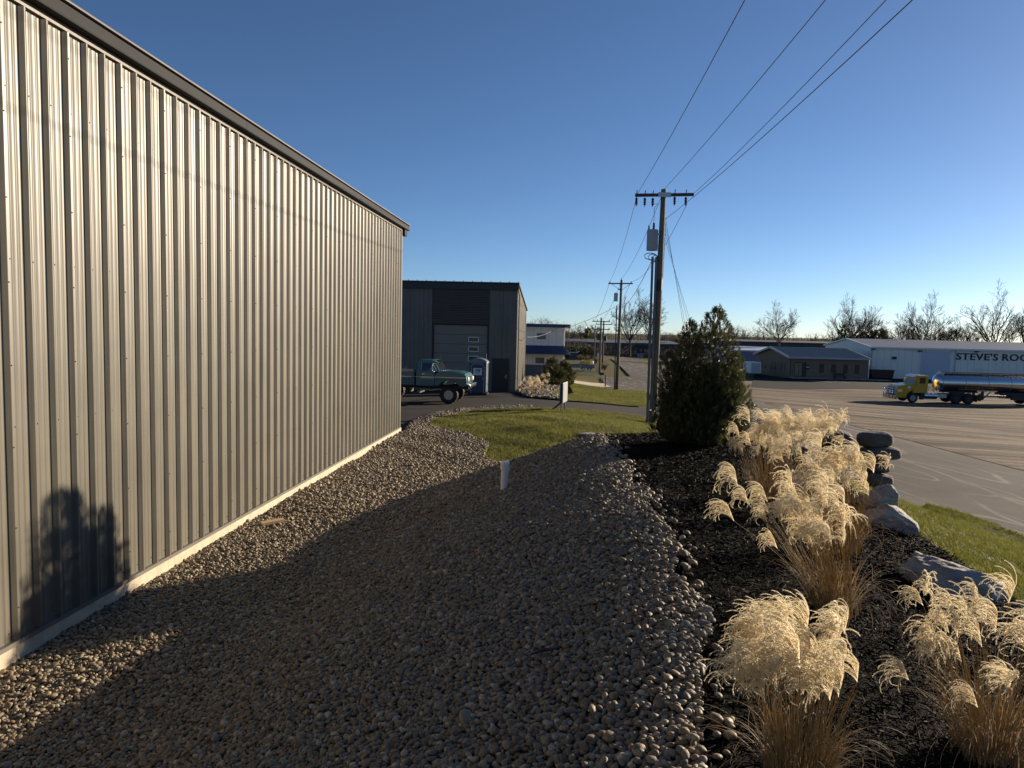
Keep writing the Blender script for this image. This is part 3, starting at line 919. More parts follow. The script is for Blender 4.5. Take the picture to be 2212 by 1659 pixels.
for d, sd in zip(doors, (-1, 1)):
    MB().box(-1.42, -1.28, sd * 1.0 - .02, sd * 1.0 + .02, 1.50, 1.53).build('door_handle', MT['chrome'], d)
prn = mat('white_lettering', (.55, .58, .58), .5)
text('HARVESTING', 'lettering', .115, prn, doors[0], (-1.16, -.985, 1.30), (pi / 2, 0, 0), .002, .002, 1.0)
MB().tube([(-1.45, -.984, 1.50), (-1.3, -.984, 1.535), (-1.1, -.984, 1.54), (-.9, -.984, 1.51)], .008, 4).build('scroll_mark', prn, doors[0])
for sd in (-1, 1):
    MB().tube([(-1.49, sd * (cab_hw(1.7) + .008), 1.68), (-1.47, sd * (cab_hw(2.1) + .008), 2.10), (-.91, sd * (cab_hw(2.1) + .008), 2.11), (-.67, sd * (cab_hw(1.7) + .008), 1.69)], .012, 5).build('window_trim', MT['chrome'], tr)
ws = MB(); ws.add([(-.775, -.76, 2.13), (-.775, .76, 2.13), (-.515, .84, 1.70), (-.515, -.84, 1.70), (-.76, -.76, 2.13), (-.76, .76, 2.13), (-.50, .84, 1.70), (-.50, -.84, 1.70)], [(0, 1, 2, 3), (7, 6, 5, 4), (0, 4, 5, 1), (1, 5, 6, 2), (2, 6, 7, 3), (3, 7, 4, 0)])
ws.build('windshield', MT['glass'], tr)
MB().prism([(-.80, 2.17), (-.60, 2.10), (-.58, 2.12), (-.80, 2.215)], -.74, .74, 'Y').build('sun_visor', MT['chrome'], tr)
MB().box(-.60, -.30, -.80, .80, 1.69, 1.73).build('cowl_deflector', MT['chrome'], tr, bevel=.015)
# bed
bd = MB()
bed = [(-4.3, .93), (-4.3, 1.62), (-1.83, 1.62), (-1.83, .92), (-2.70, .92)] + arc(-3.3, .62, .62, .5, pi - .5, 10)[0:] + [(-3.9, .93)]
for sd in (-1, 1):
    bd.prism(bed, sd * HW, sd * (HW - .08), 'Y')
bd.box(-1.90, -1.83, -HW + .08, HW - .08, .95, 1.60).box(-4.3, -4.22, -HW + .08, HW - .08, .95, 1.60).box(-4.2, -1.9, -HW + .08, HW - .08, 1.0, 1.06)
bd.build('bed', teal, tr, bevel=.015)
for sd in (-1, 1):
    MB().box(-4.28, .90, sd * HW - .008, sd * HW + .008, 1.355, 1.375).build('trim_strip', MT['chrome'], tr)
    MB().tube([(-.72, sd * 1.0, 1.62), (-.80, sd * 1.22, 1.70), (-.80, sd * 1.22, 2.06), (-.72, sd * .98, 2.08)], .012, 5).build('mirror_bracket', MT['chrome'], tr)
    MB().box(-.84, -.79, sd * 1.28 - .09, sd * 1.28 + .09, 1.70, 2.02).build('mirror', MT['chrome'], tr, bevel=.02)
MB().box(.925, .97, -.84, .84, 1.10, 1.42).build('grille_shell', MT['chrome'], tr, bevel=.015)
gr_ = MB()
for i in range(4): gr_.box(.972, .99, -.55, .55, 1.145 + i * .065, 1.17 + i * .065)
gr_.build('grille_bars', MT['dark'], tr)
for sd in (-1, 1):
    MB().lathe([(.12, .965), (.12, .985), (.09, 1.0), (.02, 1.005)], (0, sd * .69, 1.27), 'X', 16).build('headlight', MT['white'], tr)
MB().box(1.0, 1.12, -1.0, 1.0, .86, 1.04).build('front_bumper', MT['chrome'], tr, bevel=.03)
MB().box(-4.46, -4.34, -.95, .95, .86, 1.02).build('rear_bumper', MT['chrome'], tr, bevel=.03)
MB().box(-4.2, .95, .36, .46, .74, .90).box(-4.2, .95, -.46, -.36, .74, .90).box(-2.4, -2.2, -.4, .4, .5, .78).build('chassis', MT['dark'], tr)
MB().lathe([(.09, -.8), (.09, .8)], (0, 0, .47), 'Y', 10).lathe([(.09, -.8), (.09, .8)], (-3.3, 0, .47), 'Y', 10).lathe([(.16, -.16), (.16, .16)], (.0, .2, .47), 'Y', 10).build('axles', MT['dark'], tr)
MB().tube([(-1.6, -.62, .70), (-1.0, -.62, .66), (-.6, -.62, .72)], .05, 6).build('exhaust', MT['steel'], tr)
MB().box(-1.9, -1.7, -.9, .9, .45, .52).build('step_bar', MT['dark'], tr)
MB().tube([(-.42, -.80, 1.68), (-.50, -.80, 2.55)], .007, 4).build('antenna', MT['steel'], tr)
for x in (0, -3.3):
    for sd in (-1, 1):
        wheel(tr, x, sd * .90, .465, .36, sd, .225, MT['steel'])
R3 = Matrix.Rotation(radians(-6), 4, 'Z')
pb = Matrix.Translation(tr.location) @ R3 @ Vector((-2.25, -.72, 1.63))
tb = empty('wooden_crate', pb, radians(-6), 'pale wooden crate with a grey metal clamp on the pickup bed rail', 'crate')
MB().box(-.36, .34, -.2, .28, -.01, .10).build('box', MT['wood'], tb)
MB().box(-.72, -.37, -.15, .2, -.01, .06).box(-.5, -.45, .0, .05, .06, .26).box(-.15, -.10, .0, .05, .10, .2).build('clamp', MT['steel'], tb)
# ------------------------------------------------------------------ white two-storey building with blue roofs
WY = 74.0
pr = at(1216, 812, WY); wz0 = pr.z
wb = empty('white_building', (pr.x, WY, wz0), -radians(2), 'white two storey building with blue metal awning roof behind the dark shop', 'building')
cream = mat('white_siding', (.86, .82, .73), .6, var=.08, vscale=1)
MB().box(-13, 0, .0, 14, 1.1, 5.0).build('wall', cream, wb)
MB().box(-13, -.02, .02, 13.9, -.6, 1.1).build('wainscot', mat('grey_wainscot', (.10, .12, .15), .6, var=.2, vscale=3), wb)
for i in range(12):
    MB().box(-9.6 + i * .8, -9.575 + i * .8, -.012, .0, 1.12, 4.98).build('siding_seam', MT['grey_wall'], wb)
MB().box(-13.2, .62, -.5, 14.3, 5.001, 5.36).build('roof_fascia', MT['blue_metal'], wb)
MB().box(-13.2, .60, -.48, 14.2, 4.93, 4.998).build('soffit', MT['white'], wb)
MB().prism([(-.002, 3.12), (-1.1, 2.32), (-1.1, 2.24), (-.002, 2.24)], -13, .1, 'Y' if False else 'X').build('awning', MT['blue_metal'], wb)
MB().add([(.1, -.002, 3.12), (.7, -1.1, 2.32), (.7, -1.1, 2.24), (.1, -.002, 2.24), (.11, 8, 3.12), (.7, 8, 2.32), (.7, 8, 2.24), (.11, 8, 2.24)],
         [(0, 1, 2, 3), (4, 7, 6, 5), (0, 4, 5, 1), (1, 5, 6, 2), (2, 6, 7, 3), (3, 7, 4, 0)]).build('awning_return', MT['grey_wall'], wb)
for (xc, zc) in ((-2.35, 4.08), (-2.45, 1.55)):
    f_ = MB(); a, b = .55, .40
    f_.box(xc - a, xc + a, -.06, 0, zc + b - .09, zc + b).box(xc - a, xc + a, -.06, 0, zc - b, zc - b + .09)
    f_.box(xc - a, xc - a + .09, -.06, 0, zc - b + .09, zc + b - .09).box(xc + a - .09, xc + a, -.06, 0, zc - b + .09, zc + b - .09)
    wf = f_.build('window', MT['white'], wb)
    MB().box(xc - a + .09, xc + a - .09, -.02, -.01, zc - b + .09, zc + b - .09).build('window_pane', mat('grey_green_glass', (.12, .14, .13), .12), wf)
for z0_, z1_ in ((3.15, 4.92), (.1, 2.2)):
    MB().tube([(.02, -.1, z0_), (.02, -.1, z1_)], .055, 6).build('downspout', MT['white'], wb)
pc = G(1140, 813)
co = empty('traffic_cone', gp(*pc, .02), 0, 'small white cone with a green band beside the white building wall', 'cone')
MB().lathe([(.17, .03), (.03, .72)], n=12).build('cone_body', MT['white'], co)
MB().box(-.2, .2, -.2, .2, 0, .03).build('cone_base', MT['black'], co)
MB().lathe([(.135, .2), (.092, .42)], n=12, cap=False).build('band', mat('green_band', (.04, .16, .12), .6), co)

# ------------------------------------------------------------------ utility poles and lines
def pole(name, x, y, top, r0, r1, label, lean=0.0, group='utility poles along the street'):
    z = float(T(x, y)) - .3
    e = empty(name, (x, y, z + .3), 0, label, 'utility pole', group)
    h = top - z - .3
    MB().tube([(0, 0, -.3), (lean * .5, 0, h * .5), (lean, 0, h)], [r0, (r0 + r1) / 2, r1], 12).build('shaft', MT['poleWood'], e, smooth_=True)
    return e, h
def insul(parent, x, y, z, r=.07, h=.28, down=False):
    s_ = -1 if down else 1
    b = MB(); pr_ = [(r * .4, 0)]
    for i in range(4): pr_ += [(r, s_ * h * (.2 + i * .18)), (r * .5, s_ * h * (.28 + i * .18))]
    pr_ += [(r * .3, s_ * h)]
    b.lathe(pr_, (x, y, z), n=8)
    return b.build('insulator', MT['dark'], parent)

mb = G(1413, 884)
MX, MY = mb[0], 34.5
MX = at(1417, 800, MY).x
ptop = at(1434, 409, MY).z
lean = at(1434, 409, MY).x - at(1411, 870, MY).x
p1, h1 = pole('utility_pole', at(1411, 870, MY).x, MY, ptop, .19, .125, 'tall wooden utility pole with transformer and guy wires behind the evergreen', lean)
zl = lambda y_px, Y=MY: at(1430, y_px, Y).z - p1.location.z
lx = lambda z: lean * z / h1
za = h1 - .30
aL, aR = at(1371, 421, MY).x - p1.location.x, at(1497, 414, MY).x - p1.location.x
MB().bar((aL, -.16, za - .04), (aR, -.16, za + .06), .11, .14).build('crossarm', mat('dark_arm_wood', (.07, .06, .05), .9, var=.3), p1)
MB().box(lx(za) - .30, lx(za) + .30, -.24, -.20, za - .10, za + .12).build('arm_plate', MT['steel'], p1)
for px in (1374, 1392, 1409, 1456, 1480):
    x = at(px, 425, MY).x - p1.location.x
    zz = za + (.06 if x > lean else -.02)
    insul(p1, x, -.16, zz - .12, .075, .42, True)
    MB().tube([(x, -.16, zz + .05), (x + .02, -.16, zz + .22)], .022, 5).build('pin', MT['dark'], p1)
# transformer
tzc = zl(519); tx = at(1409, 519, MY).x - p1.location.x
MB().lathe([(.27, tzc - .50), (.27, tzc + .44), (.25, tzc + .48), (.05, tzc + .52)], (tx, -.02, 0), n=18).build('transformer', mat('transformer_grey', (.30, .31, .32), .5, var=.1), p1, smooth_=False)
insul(p1, tx + .05, 0, tzc + .5, .07, .36); insul(p1, tx - .18, 0, tzc + .42, .05, .3)
MB().box(tx + .25, lx(tzc) - .1, -.06, .06, tzc + .25, tzc + .32).box(tx + .25, lx(tzc) - .1, -.06, .06, tzc - .3, tzc - .23).build('transformer_bracket', MT['steel'], p1)
MB().tube([(tx + .05, 0, tzc + .85), (tx + .02, -.1, tzc + 1.5), (tx + .2, -.16, za - .4), (at(1409, 425, MY).x - p1.location.x, -.16, za - .45)], .012, 5).build('jumper', MT['wire'], p1)
for i in range(3):
    ctr = Vector((tx - .05 + i * .12, -.02, tzc - .78))
    MB().tube([ctr + Vector((.30 * cos(a) * (1 - .25 * i), .1 * sin(a), .17 * sin(a) - .05 * i)) for a in np.linspace(0, 2 * pi, 18)], .02, 5).build('cable_loop', MT['wire'], p1)
for px, n_ in ((1406, 0), (1414, 1)):
    xt = at(px + 2.0, 560, MY).x - p1.location.x; xb = at(px - 7 - n_ * 1, 850, MY).x - p1.location.x
    MB().tube([(xt, -.18, zl(556)), (xb, -.18, -.1)], [.058, .062], 8).build('riser_conduit', mat('weathered_conduit', (.15, .145, .14), .7, var=.2), p1)
MB().lathe([(.18, zl(628)), (.182, zl(604))], (lx(5.5), 0, 0), n=12).build('pole_band', MT['black'], p1)
for a0, a1 in ((470, 560), (490, 600)):
    MB().tube([(lx(zl(a0)) + .15, -.14, zl(a0)), (lx(zl(a1)) + .13, -.14, zl(a1))], .012, 5).build('ground_wire', MT['wire'], p1)
# guys
for i, (yp, xb_) in enumerate(((468, 1476), (482, 1480), (497, 1487), (512, 1493))):
    a = Vector((lx(zl(yp)) + .13, 0, zl(yp)))
    e = at(xb_, 700, MY - .3); b = Vector((e.x - p1.location.x, -.3, e.z - p1.location.z))
    d = b - a; t = (a.z + .1) / (a.z - b.z)
    MB().tube([a, a + d * t], .007, 5).build('guy_wire', MT['wire'], p1)

b2 = (at(1332, 842, 67.5).x, 67.5)
top2 = at(1334, 605, 67.5).z
p2, h2 = pole('utility_pole', b2[0], b2[1], top2, .17, .11, 'wooden utility pole with single crossarm standing on the roadside lawn', .1)
MB().bar((-1.15, -.13, h2 - .35), (1.15, -.13, h2 - .30), .10, .12).build('crossarm', MT['poleWood'], p2)
MB().tube([(-.8, -.13, h2 - .4), (.05, -.1, h2 - 1.0), (.85, -.13, h2 - .4)], .02, 5).build('arm_brace', MT['dark'], p2)
for x in (-1.0, 1.0): insul(p2, x, -.13, h2 - .28, .05, .2)
insul(p2, .08, 0, h2 - .02, .05, .22)
MB().lathe([(.19, h2 - 2.0), (.19, h2 - 1.25), (.05, h2 - 1.18)], (-.38, -.02, 0), n=14).build('transformer', mat('transformer_light', (.40, .42, .43), .5), p2)
MB().tube([(-.28, -.1, h2 - 2.4), (-.24, -.12, -.1)], .05, 6).build('riser_conduit', MT['dark'], p2)
MB().box(-.22, -.05, -.3, .0, h2 - .9, h2 - .82).build('cutout', MT['dark'], p2)
p3s = []
for (px, py, Y, tp, lb, arms) in ((1295, 805, 101, 686, 'dark wooden pole with two crossarms, third along the street', 2),
                                 (1301, 797, 112, 693, 'dark wooden pole close behind the pole with two crossarms', 1),
                                 (1283, 796, 116, 702, 'thin pale metal pole left of the pole with two crossarms', 0),
                                 (1239, 774, 150, 733, 'thin pale pole just right of the white building', 0)):
    x = at(px, py, Y).x
    e, h = pole('utility_pole', x, Y, at(px, tp, Y).z, .16 if arms else .09, .11 if arms else .07, lb)
    for j in range(arms):
        MB().bar((-1.25, -.12, h - .55 - j * 1.1), (1.25, -.12, h - .55 - j * 1.1), .1, .12).build('crossarm', MT['dark'], e)
        for x_ in (-1.15, -.55, 1.15): insul(e, x_, -.12, h - .5 - j * 1.1, .06, .25)
    if arms: MB().lathe([(.22, h - 3.2), (.22, h - 2.4), (.05, h - 2.3)], (.35 if arms == 1 else -.35, -.1, 0), n=12).build('transformer', MT['dark'], e)
    p3s.append((e, h))

def cable(name, a, b, sag, r, label, group='power lines strung between the poles', n=14):
    a, b = Vector(a), Vector(b)
    pts = []
    for i in range(n + 1):
        t = i / n
        p = a.lerp(b, t); p.z -= sag * 4 * t * (1 - t); pts.append(p)
    o = MB().tube(pts, r, 5).build(name, MT['wire'], None, smooth_=True)
    return tag(o, label, 'cable', group)
PL = p1.location
def overhead(px, A, zdrop, label, r=.0105):
    d = ray(px, 0)
    Y = (A.z - zdrop - EYE) / d.z
    B = Vector((d.x * Y, Y, EYE + d.z * Y))
    k = (A.y + 14) / (A.y - B.y)
    C = A + (B - A) * k; C.z = A.z + .3
    sagmid = None
    pts = []
    n = 20
    tb_ = (A.y - B.y) / (A.y - C.y)
    sag = (A.z + (C.z - A.z) * tb_ - B.z) / (4 * tb_ * (1 - tb_))
    cable('power_line', A, C, sag, r, label, n=n)
armp = lambda px: Vector((at(px, 420, MY).x, MY - .16, PL.z + za + .05))
A0 = armp(1376); A1 = Vector((PL.x + lean, MY - .1, PL.z + h1)); A2 = armp(1494); A3 = Vector((PL.x + lx(zl(474)) + .12, MY - .1, PL.z + zl(474)))
overhead(1609, A0, .35, 'leftmost power line running overhead from the tall pole crossarm')
overhead(1783, A1, .35, 'second power line from the left, running overhead from the tall pole top')
overhead(1914, A2, .45, 'power line running overhead from the right end of the crossarm')
overhead(1971, A3, .40, 'lowest power line running overhead from the shaft of the tall pole')
q2 = p2.location
cable('power_line', armp(1376), (q2.x - 1.0, 67.4, q2.z + h2 - .1), .55, .012, 'power line from left arm end of the tall pole to the lawn pole')
cable('power_line', A1, (q2.x + .08, 67.4, q2.z + h2 + .15), .55, .012, 'power line from the tall pole top to the lawn pole top')
cable('power_line', Vector((PL.x + aR - .3, MY - .16, PL.z + za - .4)), (q2.x + 1.0, 67.4, q2.z + h2 - .1), .9, .012, 'power line from right arm end of the tall pole to the lawn pole')
cable('power_line', Vector((PL.x + lx(zl(560)) - .4, MY - .2, PL.z + zl(560))), (q2.x + .1, 67.4, q2.z + h2 - 2.6), .5, .016, 'low power line from below the transformer to the lawn pole')
e3, h3 = p3s[0]
for dx, lb in ((-1.0, 'left'), (.08, 'middle'), (1.0, 'right')):
    cable('power_line', (q2.x + dx, 67.4, q2.z + h2 - .1), (e3.location.x + dx, 100.9, e3.location.z + h3 - .4), .5, .016, f'{lb} power line from the lawn pole to the pole with two crossarms')
sv = at(1137, 728, 50.5)
cable('service_line', (q2.x - .1, 67.4, q2.z + h2 - 2.3), at(1190, 716, 60), .3, .022, 'thin service line from the lawn pole towards the dark shop')
cable('service_line', at(1190, 716, 60), sv, .15, .022, 'slack service line end reaching the side of the dark shop')
cable('power_line', at(1222, 736, 160), at(1440, 740, 150), .3, .05, 'upper power line crossing before the long dark green warehouse')
cable('power_line', at(1222, 739.5, 160), at(1440, 744, 150), .3, .05, 'lower power line crossing before the long dark green warehouse')
cable('power_line', at(1307, 760, 112), at(1420, 690, 38.2), 1.2, .02, 'sagging line from the far pole up to the tall pole')

# ------------------------------------------------------------------ things along the street on the left
def place(px, py): 
    p = G(px, py); return gp(p[0], p[1], -.10)
# gas-bottle trailer with yellow tank
p = place(1258, 799)
tl = empty('flatbed_trailer', p, radians(-3), 'grey flatbed trailer with two axles parked in the side yard', 'trailer')
MB().box(-3.0, 1.6, -.9, .9, .45, .62).box(-1.9, -.4, -.8, .8, .62, 1.0).box(-4.2, -3.0, -.08, .08, .45, .55).build('deck', mat('grey_trailer', (.13, .135, .14), .5, var=.2), tl)
MB().box(-.3, 1.6, -.95, -.88, .62, .98).build('side_rail', mat('blue_grey_rail', (.10, .13, .22), .5), tl)
for x in (.1, 1.0):
    for sd in (-1, 1):
        wheel(tl, x, sd * .92, .28, .2, sd, .16, MT['steel'], 0)
yl = mat('yellow_paint', (.55, .38, .02), .45)
ty = empty('yellow_compressor', Vector(p) + Vector((.45, 0, .85)), radians(-3), 'yellow machine with white ends loaded on the grey flatbed trailer', 'machine')
MB().box(-.75, .75, -.6, .6, .12, .62).build('body', yl, ty, bevel=.06)
MB().lathe([(.26, .78), (.30, .86), (.30, 1.1), (.2, 1.18)], (0, 0, .36), 'X', 12).lathe([(.26, -.98), (.30, -.9), (.30, -.78)], (0, 0, .36), 'X', 12).build('end_cap', MT['white'], ty)
pm_ = MB()
for i in range(6): pm_.tube([(-.6 + i * .25, -.2 + .1 * (i % 2), .62), (-.6 + i * .25, -.2 + .1 * (i % 2), .86 + .05 * (i % 3))], .03, 5)
pm_.build('pipes', MT['dark'], ty)
MB().box(-.9, .95, -.65, .65, .0, .12).build('skid', mat('tan_skid', (.28, .2, .12), .7), ty)
# picket fence
a, b = G(1222, 802), G(1287, 809)
pf = empty('picket_fence', gp(*a, -.1), 0, 'low pale picket fence in front of the grey trailer', 'fence')
d = Vector((b[0] - a[0], b[1] - a[1], float(T(*b) - T(*a))))
fm = mat('pale_fence', (.45, .44, .40), .7)
MB().bar((0, 0, .55), d + Vector((0, 0, .55)), .05, .07).build('top_rail', fm, pf)
MB().bar((0, 0, .12), d + Vector((0, 0, .12)), .05, .07).build('bottom_rail', fm, pf)
pk_ = MB().box(-.02, .02, -.02, .02, 0, .55).mesh('picket', fm)
for i in range(26): link('picket', pk_, pf, d * (i / 25))
# weathered post, bollard, mailbox, cabinet, shed
p = place(1289, 803)
wpst = empty('gate_post', p, 0, 'pale weathered double wooden post at the end of the picket fence', 'post')
for dx in (0, .24): MB().box(-.06 + dx, .06 + dx, -.06, .06, -.05, 1.35).build('post', mat('pale_wood', (.42, .37, .30), .85, var=.2), wpst)
p = place(1307.5, 836)
bo = tag(MB().tube([(0, 0, 0), (0, 0, 1.3)], .075, 8).build('marker_post', MT['dark']), 'short dark post at the corner of the side street', 'post'); bo.location = p
p = place(1298.5, 821)
mbx = empty('mailbox', p, radians(10), 'black mailbox on a thin post at the street edge', 'mailbox')
MB().tube([(0, 0, 0), (0, 0, .75)], .04, 6).build('post', MT['dark'], mbx)
MB().prism([(-.17, .72), (.17, .72), (.17, .92), (.10, 1.0), (-.10, 1.0), (-.17, .92)], -.28, .28, 'X').build('box', MT['black'], mbx)
p = place(1288, 771)
gc = empty('utility_cabinet', p, 0, 'dark green utility cabinet with a pale side near the far bend', 'cabinet')
MB().box(-.55, .15, -.4, .4, 0, 1.2).build('body', mat('green_cabinet', (.02, .06, .05), .5), gc)
MB().box(.151, .55, -.4, .4, 0, 1.0).build('side_cover', MT['white'], gc)
p = place(1236, 775)
shd = empty('garden_shed', p, 0, 'small grey shed with a pale lean-to roof beyond the white building', 'shed')
MB().box(-.7, 1.3, 0, 2, 0, 1.25).build('wall', mat('brown_shed', (.09, .075, .065), .8), shd)
MB().prism([(-1.0, 1.38), (1.0, 1.38), (1.5, 1.7), (1.5, 1.78), (.9, 1.5), (-1.0, 1.5)], -.2, 2.2, 'Y').build('roof', MT['white'], shd)
p = place(1383, 778)
ls = empty('lawn_sign', p, 0, 'grey sign board on white legs beside the bend of the street', 'sign')
MB().box(-.75, .75, -.05, .05, .95, 1.7).build('board', mat('blue_grey_board', (.16, .18, .22), .5), ls)
for x0, x1 in ((-.4, -.4), (.15, .35)): MB().bar((x0, 0, 0), (x1, 0, 1.0), .10, .10).build('leg', MT['white'], ls)

# the long dark warehouse closing the street, and blue warehouse
def box_building(name, x0, x1, y, dep, z0, z1, m, label, roof_m, cat='building', seam=6.0, over=.3):
    e = empty(name, (x0, y, z0), 0, label, cat)
    L_ = x1 - x0
    MB().box(0, L_, 0, dep, -1.0, z1 - z0).build('wall', m, e)
    MB().prism([(-over, z1 - z0), (dep / 2, z1 - z0 + dep * .02 + .1), (dep + over, z1 - z0), (dep + over, z1 - z0 + .25), (dep / 2, z1 - z0 + dep * .02 + .35), (-over, z1 - z0 + .25)], -over, L_ + over, 'X').build('roof', roof_m, e)
    sm = MB().box(-.04, .04, -.04, -.002, -.5, z1 - z0 - .02).mesh('wall_seam', MT['dark'])
    n_ = int(L_ / seam)
    for i in range(1, n_): link('wall_seam', sm, e, (i * L_ / n_, 0, 0))
    return e
dg = mat('dark_green_wall', (.022, .035, .034), .6, var=.25, vscale=.3)
YD = 205
box_building('long_warehouse', at(1150, 750, YD).x, at(1470, 750, YD).x, YD, 30, at(1330, 767, YD).z, at(1330, 742, YD).z, dg, 'long dark green warehouse closing the far end of the street', mat('dark_roof', (.10, .11, .11), .6))
MB_ = MB().box(at(1305, 762, 190).x, at(1440, 762, 190).x, 190, 190.4, at(1370, 768, 190).z - .5, at(1370, 764, 190).z)
tag(MB_.build('barrier_wall', mat('red_brown_wall', (.10, .065, .05), .9)), 'low red brown wall in front of the long dark green warehouse', 'wall')
YB = 158
bw = box_building('blue_warehouse', at(1570, 760, YB).x, at(1800, 760, YB).x, YB, 28, at(1650, 806, YB).z, at(1650, 759.5, YB).z, mat('blue_cladding', (.10, .14, .22), .55, var=.1), 'slate blue warehouse with a pale flat roof behind the brick office', mat('pale_blue_roof', (.50, .55, .60), .5))
for px in (1745, 1757, 1772):
    q = at(px, 753, YB + 6); MB().box(q.x - YB * 0 - bw.location.x - .4, q.x - bw.location.x + .4, 5.5, 6.5, at(1650, 759.5, YB).z - bw.location.z + .2, at(1650, 754, YB).z - bw.location.z + .6).build('roof_vent', MT['dark'], bw)
YF = 235
box_building('far_warehouse', at(1560, 745, YF).x, at(1815, 745, YF).x, YF, 20, at(1700, 775, YF).z, at(1700, 741, YF).z, mat('brown_black_wall', (.07, .065, .06), .7), 'low dark flat building far behind the blue warehouse', mat('brown_roof', (.09, .085, .08), .7))

# ------------------------------------------------------------------ white industrial building with black lettering
SY = 124.0
SX0 = at(1879, 780, SY).x
sz0 = at(1900, 818.5, SY).z
EH = at(1900, 752, SY).z - sz0
st = empty('industrial_building', (SX0, SY, sz0), 0, 'long white industrial building with black roofing lettering behind the tanker', 'building')
SL, SD, RH = 66.0, 18.0, 1.35
swall = mat('white_grey_cladding', (.84, .79, .69), .55, var=.06, vscale=.4)
MB().box(0, SL, 0, .3, -.8, EH).build('wall', swall, st)
MB().prism([(0, -.8), (SD, -.8), (SD, EH), (SD / 2, EH + RH), (0.301, EH)], 0, .3, 'X').build('end_wall', swall, st)
MB().box(.3, SL, SD - .3, SD, -.8, EH).build('rear_wall', swall, st)
MB().box(SL, SL + .3, 0, SD, -.8, EH).build('end_wall', swall, st)
rm = mat('grey_roof_metal', (.19, .195, .20), .5, var=.12, vscale=.5)
MB().prism([(-.35, EH + .02), (SD / 2, EH + RH + .05), (SD + .35, EH + .02), (SD + .35, EH + .2), (SD / 2, EH + RH + .22), (-.35, EH + .2)], .02, SL + .3, 'X').build('roof', rm, st)
MB().box(-.2, SL + .3, -.42, -.352, EH - .05, EH + .24).build('eave_trim', MT['white'], st)
rk = MB()
rk.bar((-.15, -.35, EH + .12), (-.15, SD / 2, EH + RH + .16), .30, .26); rk.bar((-.15, SD + .35, EH + .12), (-.15, SD / 2, EH + RH + .16), .30, .26)
rk.build('rake_trim', MT['white'], st)
X_ = lambda px: at(px, 790, SY).x - SX0
Zs = lambda py, px=1900: at(px, py, SY).z - sz0
sgap = .61 * 2
sm = MB().box(-.015, .015, -.012, 0, 0, EH - .1).mesh('wall_seam', MT['grey_wall'])
for i in range(1, 50): link('wall_seam', sm, st, (i * 1.22, 0, 0))
MB().box(X_(1988), X_(2051), -.05, -.014, -.1, Zs(760, 2020)).build('garage_door', mat('blue_white_door', (.50, .53, .60), .5), st)
MB().box(X_(1984), X_(1987.6), -.07, -.014, -.1, Zs(758, 2020)).box(X_(2051.3), X_(2055), -.07, -.014, -.1, Zs(758, 2020)).box(X_(1984), X_(2055), -.07, -.014, Zs(759.6, 2020), Zs(757, 2020)).build('door_trim', MT['white'], st)
text("STEVE'S", 'lettering', 1.62, MT['letter'], st, (X_(2109), -.06, Zs(771.5, 2109)), (pi / 2, 0, 0), .03, .03, 1.28)
text("ROOF", 'lettering', 1.62, MT['letter'], st, (X_(2162) , -.06, Zs(773, 2180)), (pi / 2, 0, 0), .03, .03, 1.28, align='LEFT')
for px, py in ((1883, 754), (1984, 758), (2106, 759.5)):
    MB().box(X_(px) - .3, X_(px) + .3, -.4, -.014, Zs(py, px) - .12, Zs(py, px) + .1).build('wall_light', MT['dark'], st)
MB().box(X_(1930) - .35, X_(1930) + .35, -.25, -.014, Zs(773, 1930) - .22, Zs(773, 1930) + .22).build('wall_vent', MT['dark'], st)
for px in (1881, 2062):
    MB().tube([(X_(px), -.12, -.1), (X_(px), -.12, EH - .1)], .08, 6).build('downspout', MT['grey_wall'], st)
for px in (1884.5, 1890):
    MB().tube([(X_(px), -.2, -.1), (X_(px), -.2, 2.2)], .06, 6).build('gas_pipe', MT['white'], st)
MB().box(X_(2110), X_(2123), -.10, -.014, Zs(803, 2116), Zs(796, 2116)).build('window_sign', MT['white'], st)
MB().tube([(9.5, SD / 2 - .2, EH + RH), (9.5, SD / 2 - .2, EH + RH + .9)], .08, 6).build('roof_vent', MT['white'], st)
# dumpster
q = at(1900, 817, 121.5)
du = empty('dumpster', (q.x, 121.5, float(T(q.x, 121.5)) + .02), 0, 'dark red dumpster against the white industrial wall', 'dumpster')
MB().prism([(-1.75, .12), (1.75, .12), (2.0, 1.45), (-2.0, 1.45)], -.9, .9, 'Y').build('bin', mat('dark_red_steel', (.06, .025, .022), .7), du)
MB().box(-2.05, 2.05, -.95, .95, 1.451, 1.53).build('rim', MT['dark'], du)
MB().box(-1.6, -1.4, -.7, .7, 0, .12).box(1.4, 1.6, -.7, .7, 0, .12).build('skid', MT['dark'], du)

# ------------------------------------------------------------------ brick office
OY = 116.5
OX0 = at(1707, 790, OY).x; OX1 = at(1876, 790, OY).x
oz0 = at(1707, 813, OY).z; OW = OX1 - OX0; OE = at(1760, 773.5, OY).z - oz0; OD = 16.0
of = empty('brick_office', (OX0, OY, oz0), 0, 'low brown brick office with slate roof left of the white industrial building', 'building')
brick = mat('brown_brick', (.21, .145, .10), .85, var=.2, vscale=4)
MB().box(0, OW, 0, .3, -.8, OE).build('wall', brick, of)
RO = 1.35
MB().prism([(.301, -.8), (OD, -.8), (OD, OE), (OD / 2, OE + RO), (.301, OE)], 0, .3, 'X').build('end_wall', brick, of)
MB().box(OW - .3, OW, .301, OD, -.8, OE).box(.301, OW - .301, OD - .3, OD, -.8, OE).build('rear_wall', brick, of)
slate = mat('slate_green_roof', (.115, .14, .145), .5, var=.12, vscale=.6)
MB().prism([(-.55, OE + .02), (OD / 2, OE + RO + .1), (OD + .55, OE + .02), (OD + .55, OE + .14), (OD / 2, OE + RO + .24), (-.55, OE + .14)], -.5, OW + .3, 'X').build('roof', slate, of)
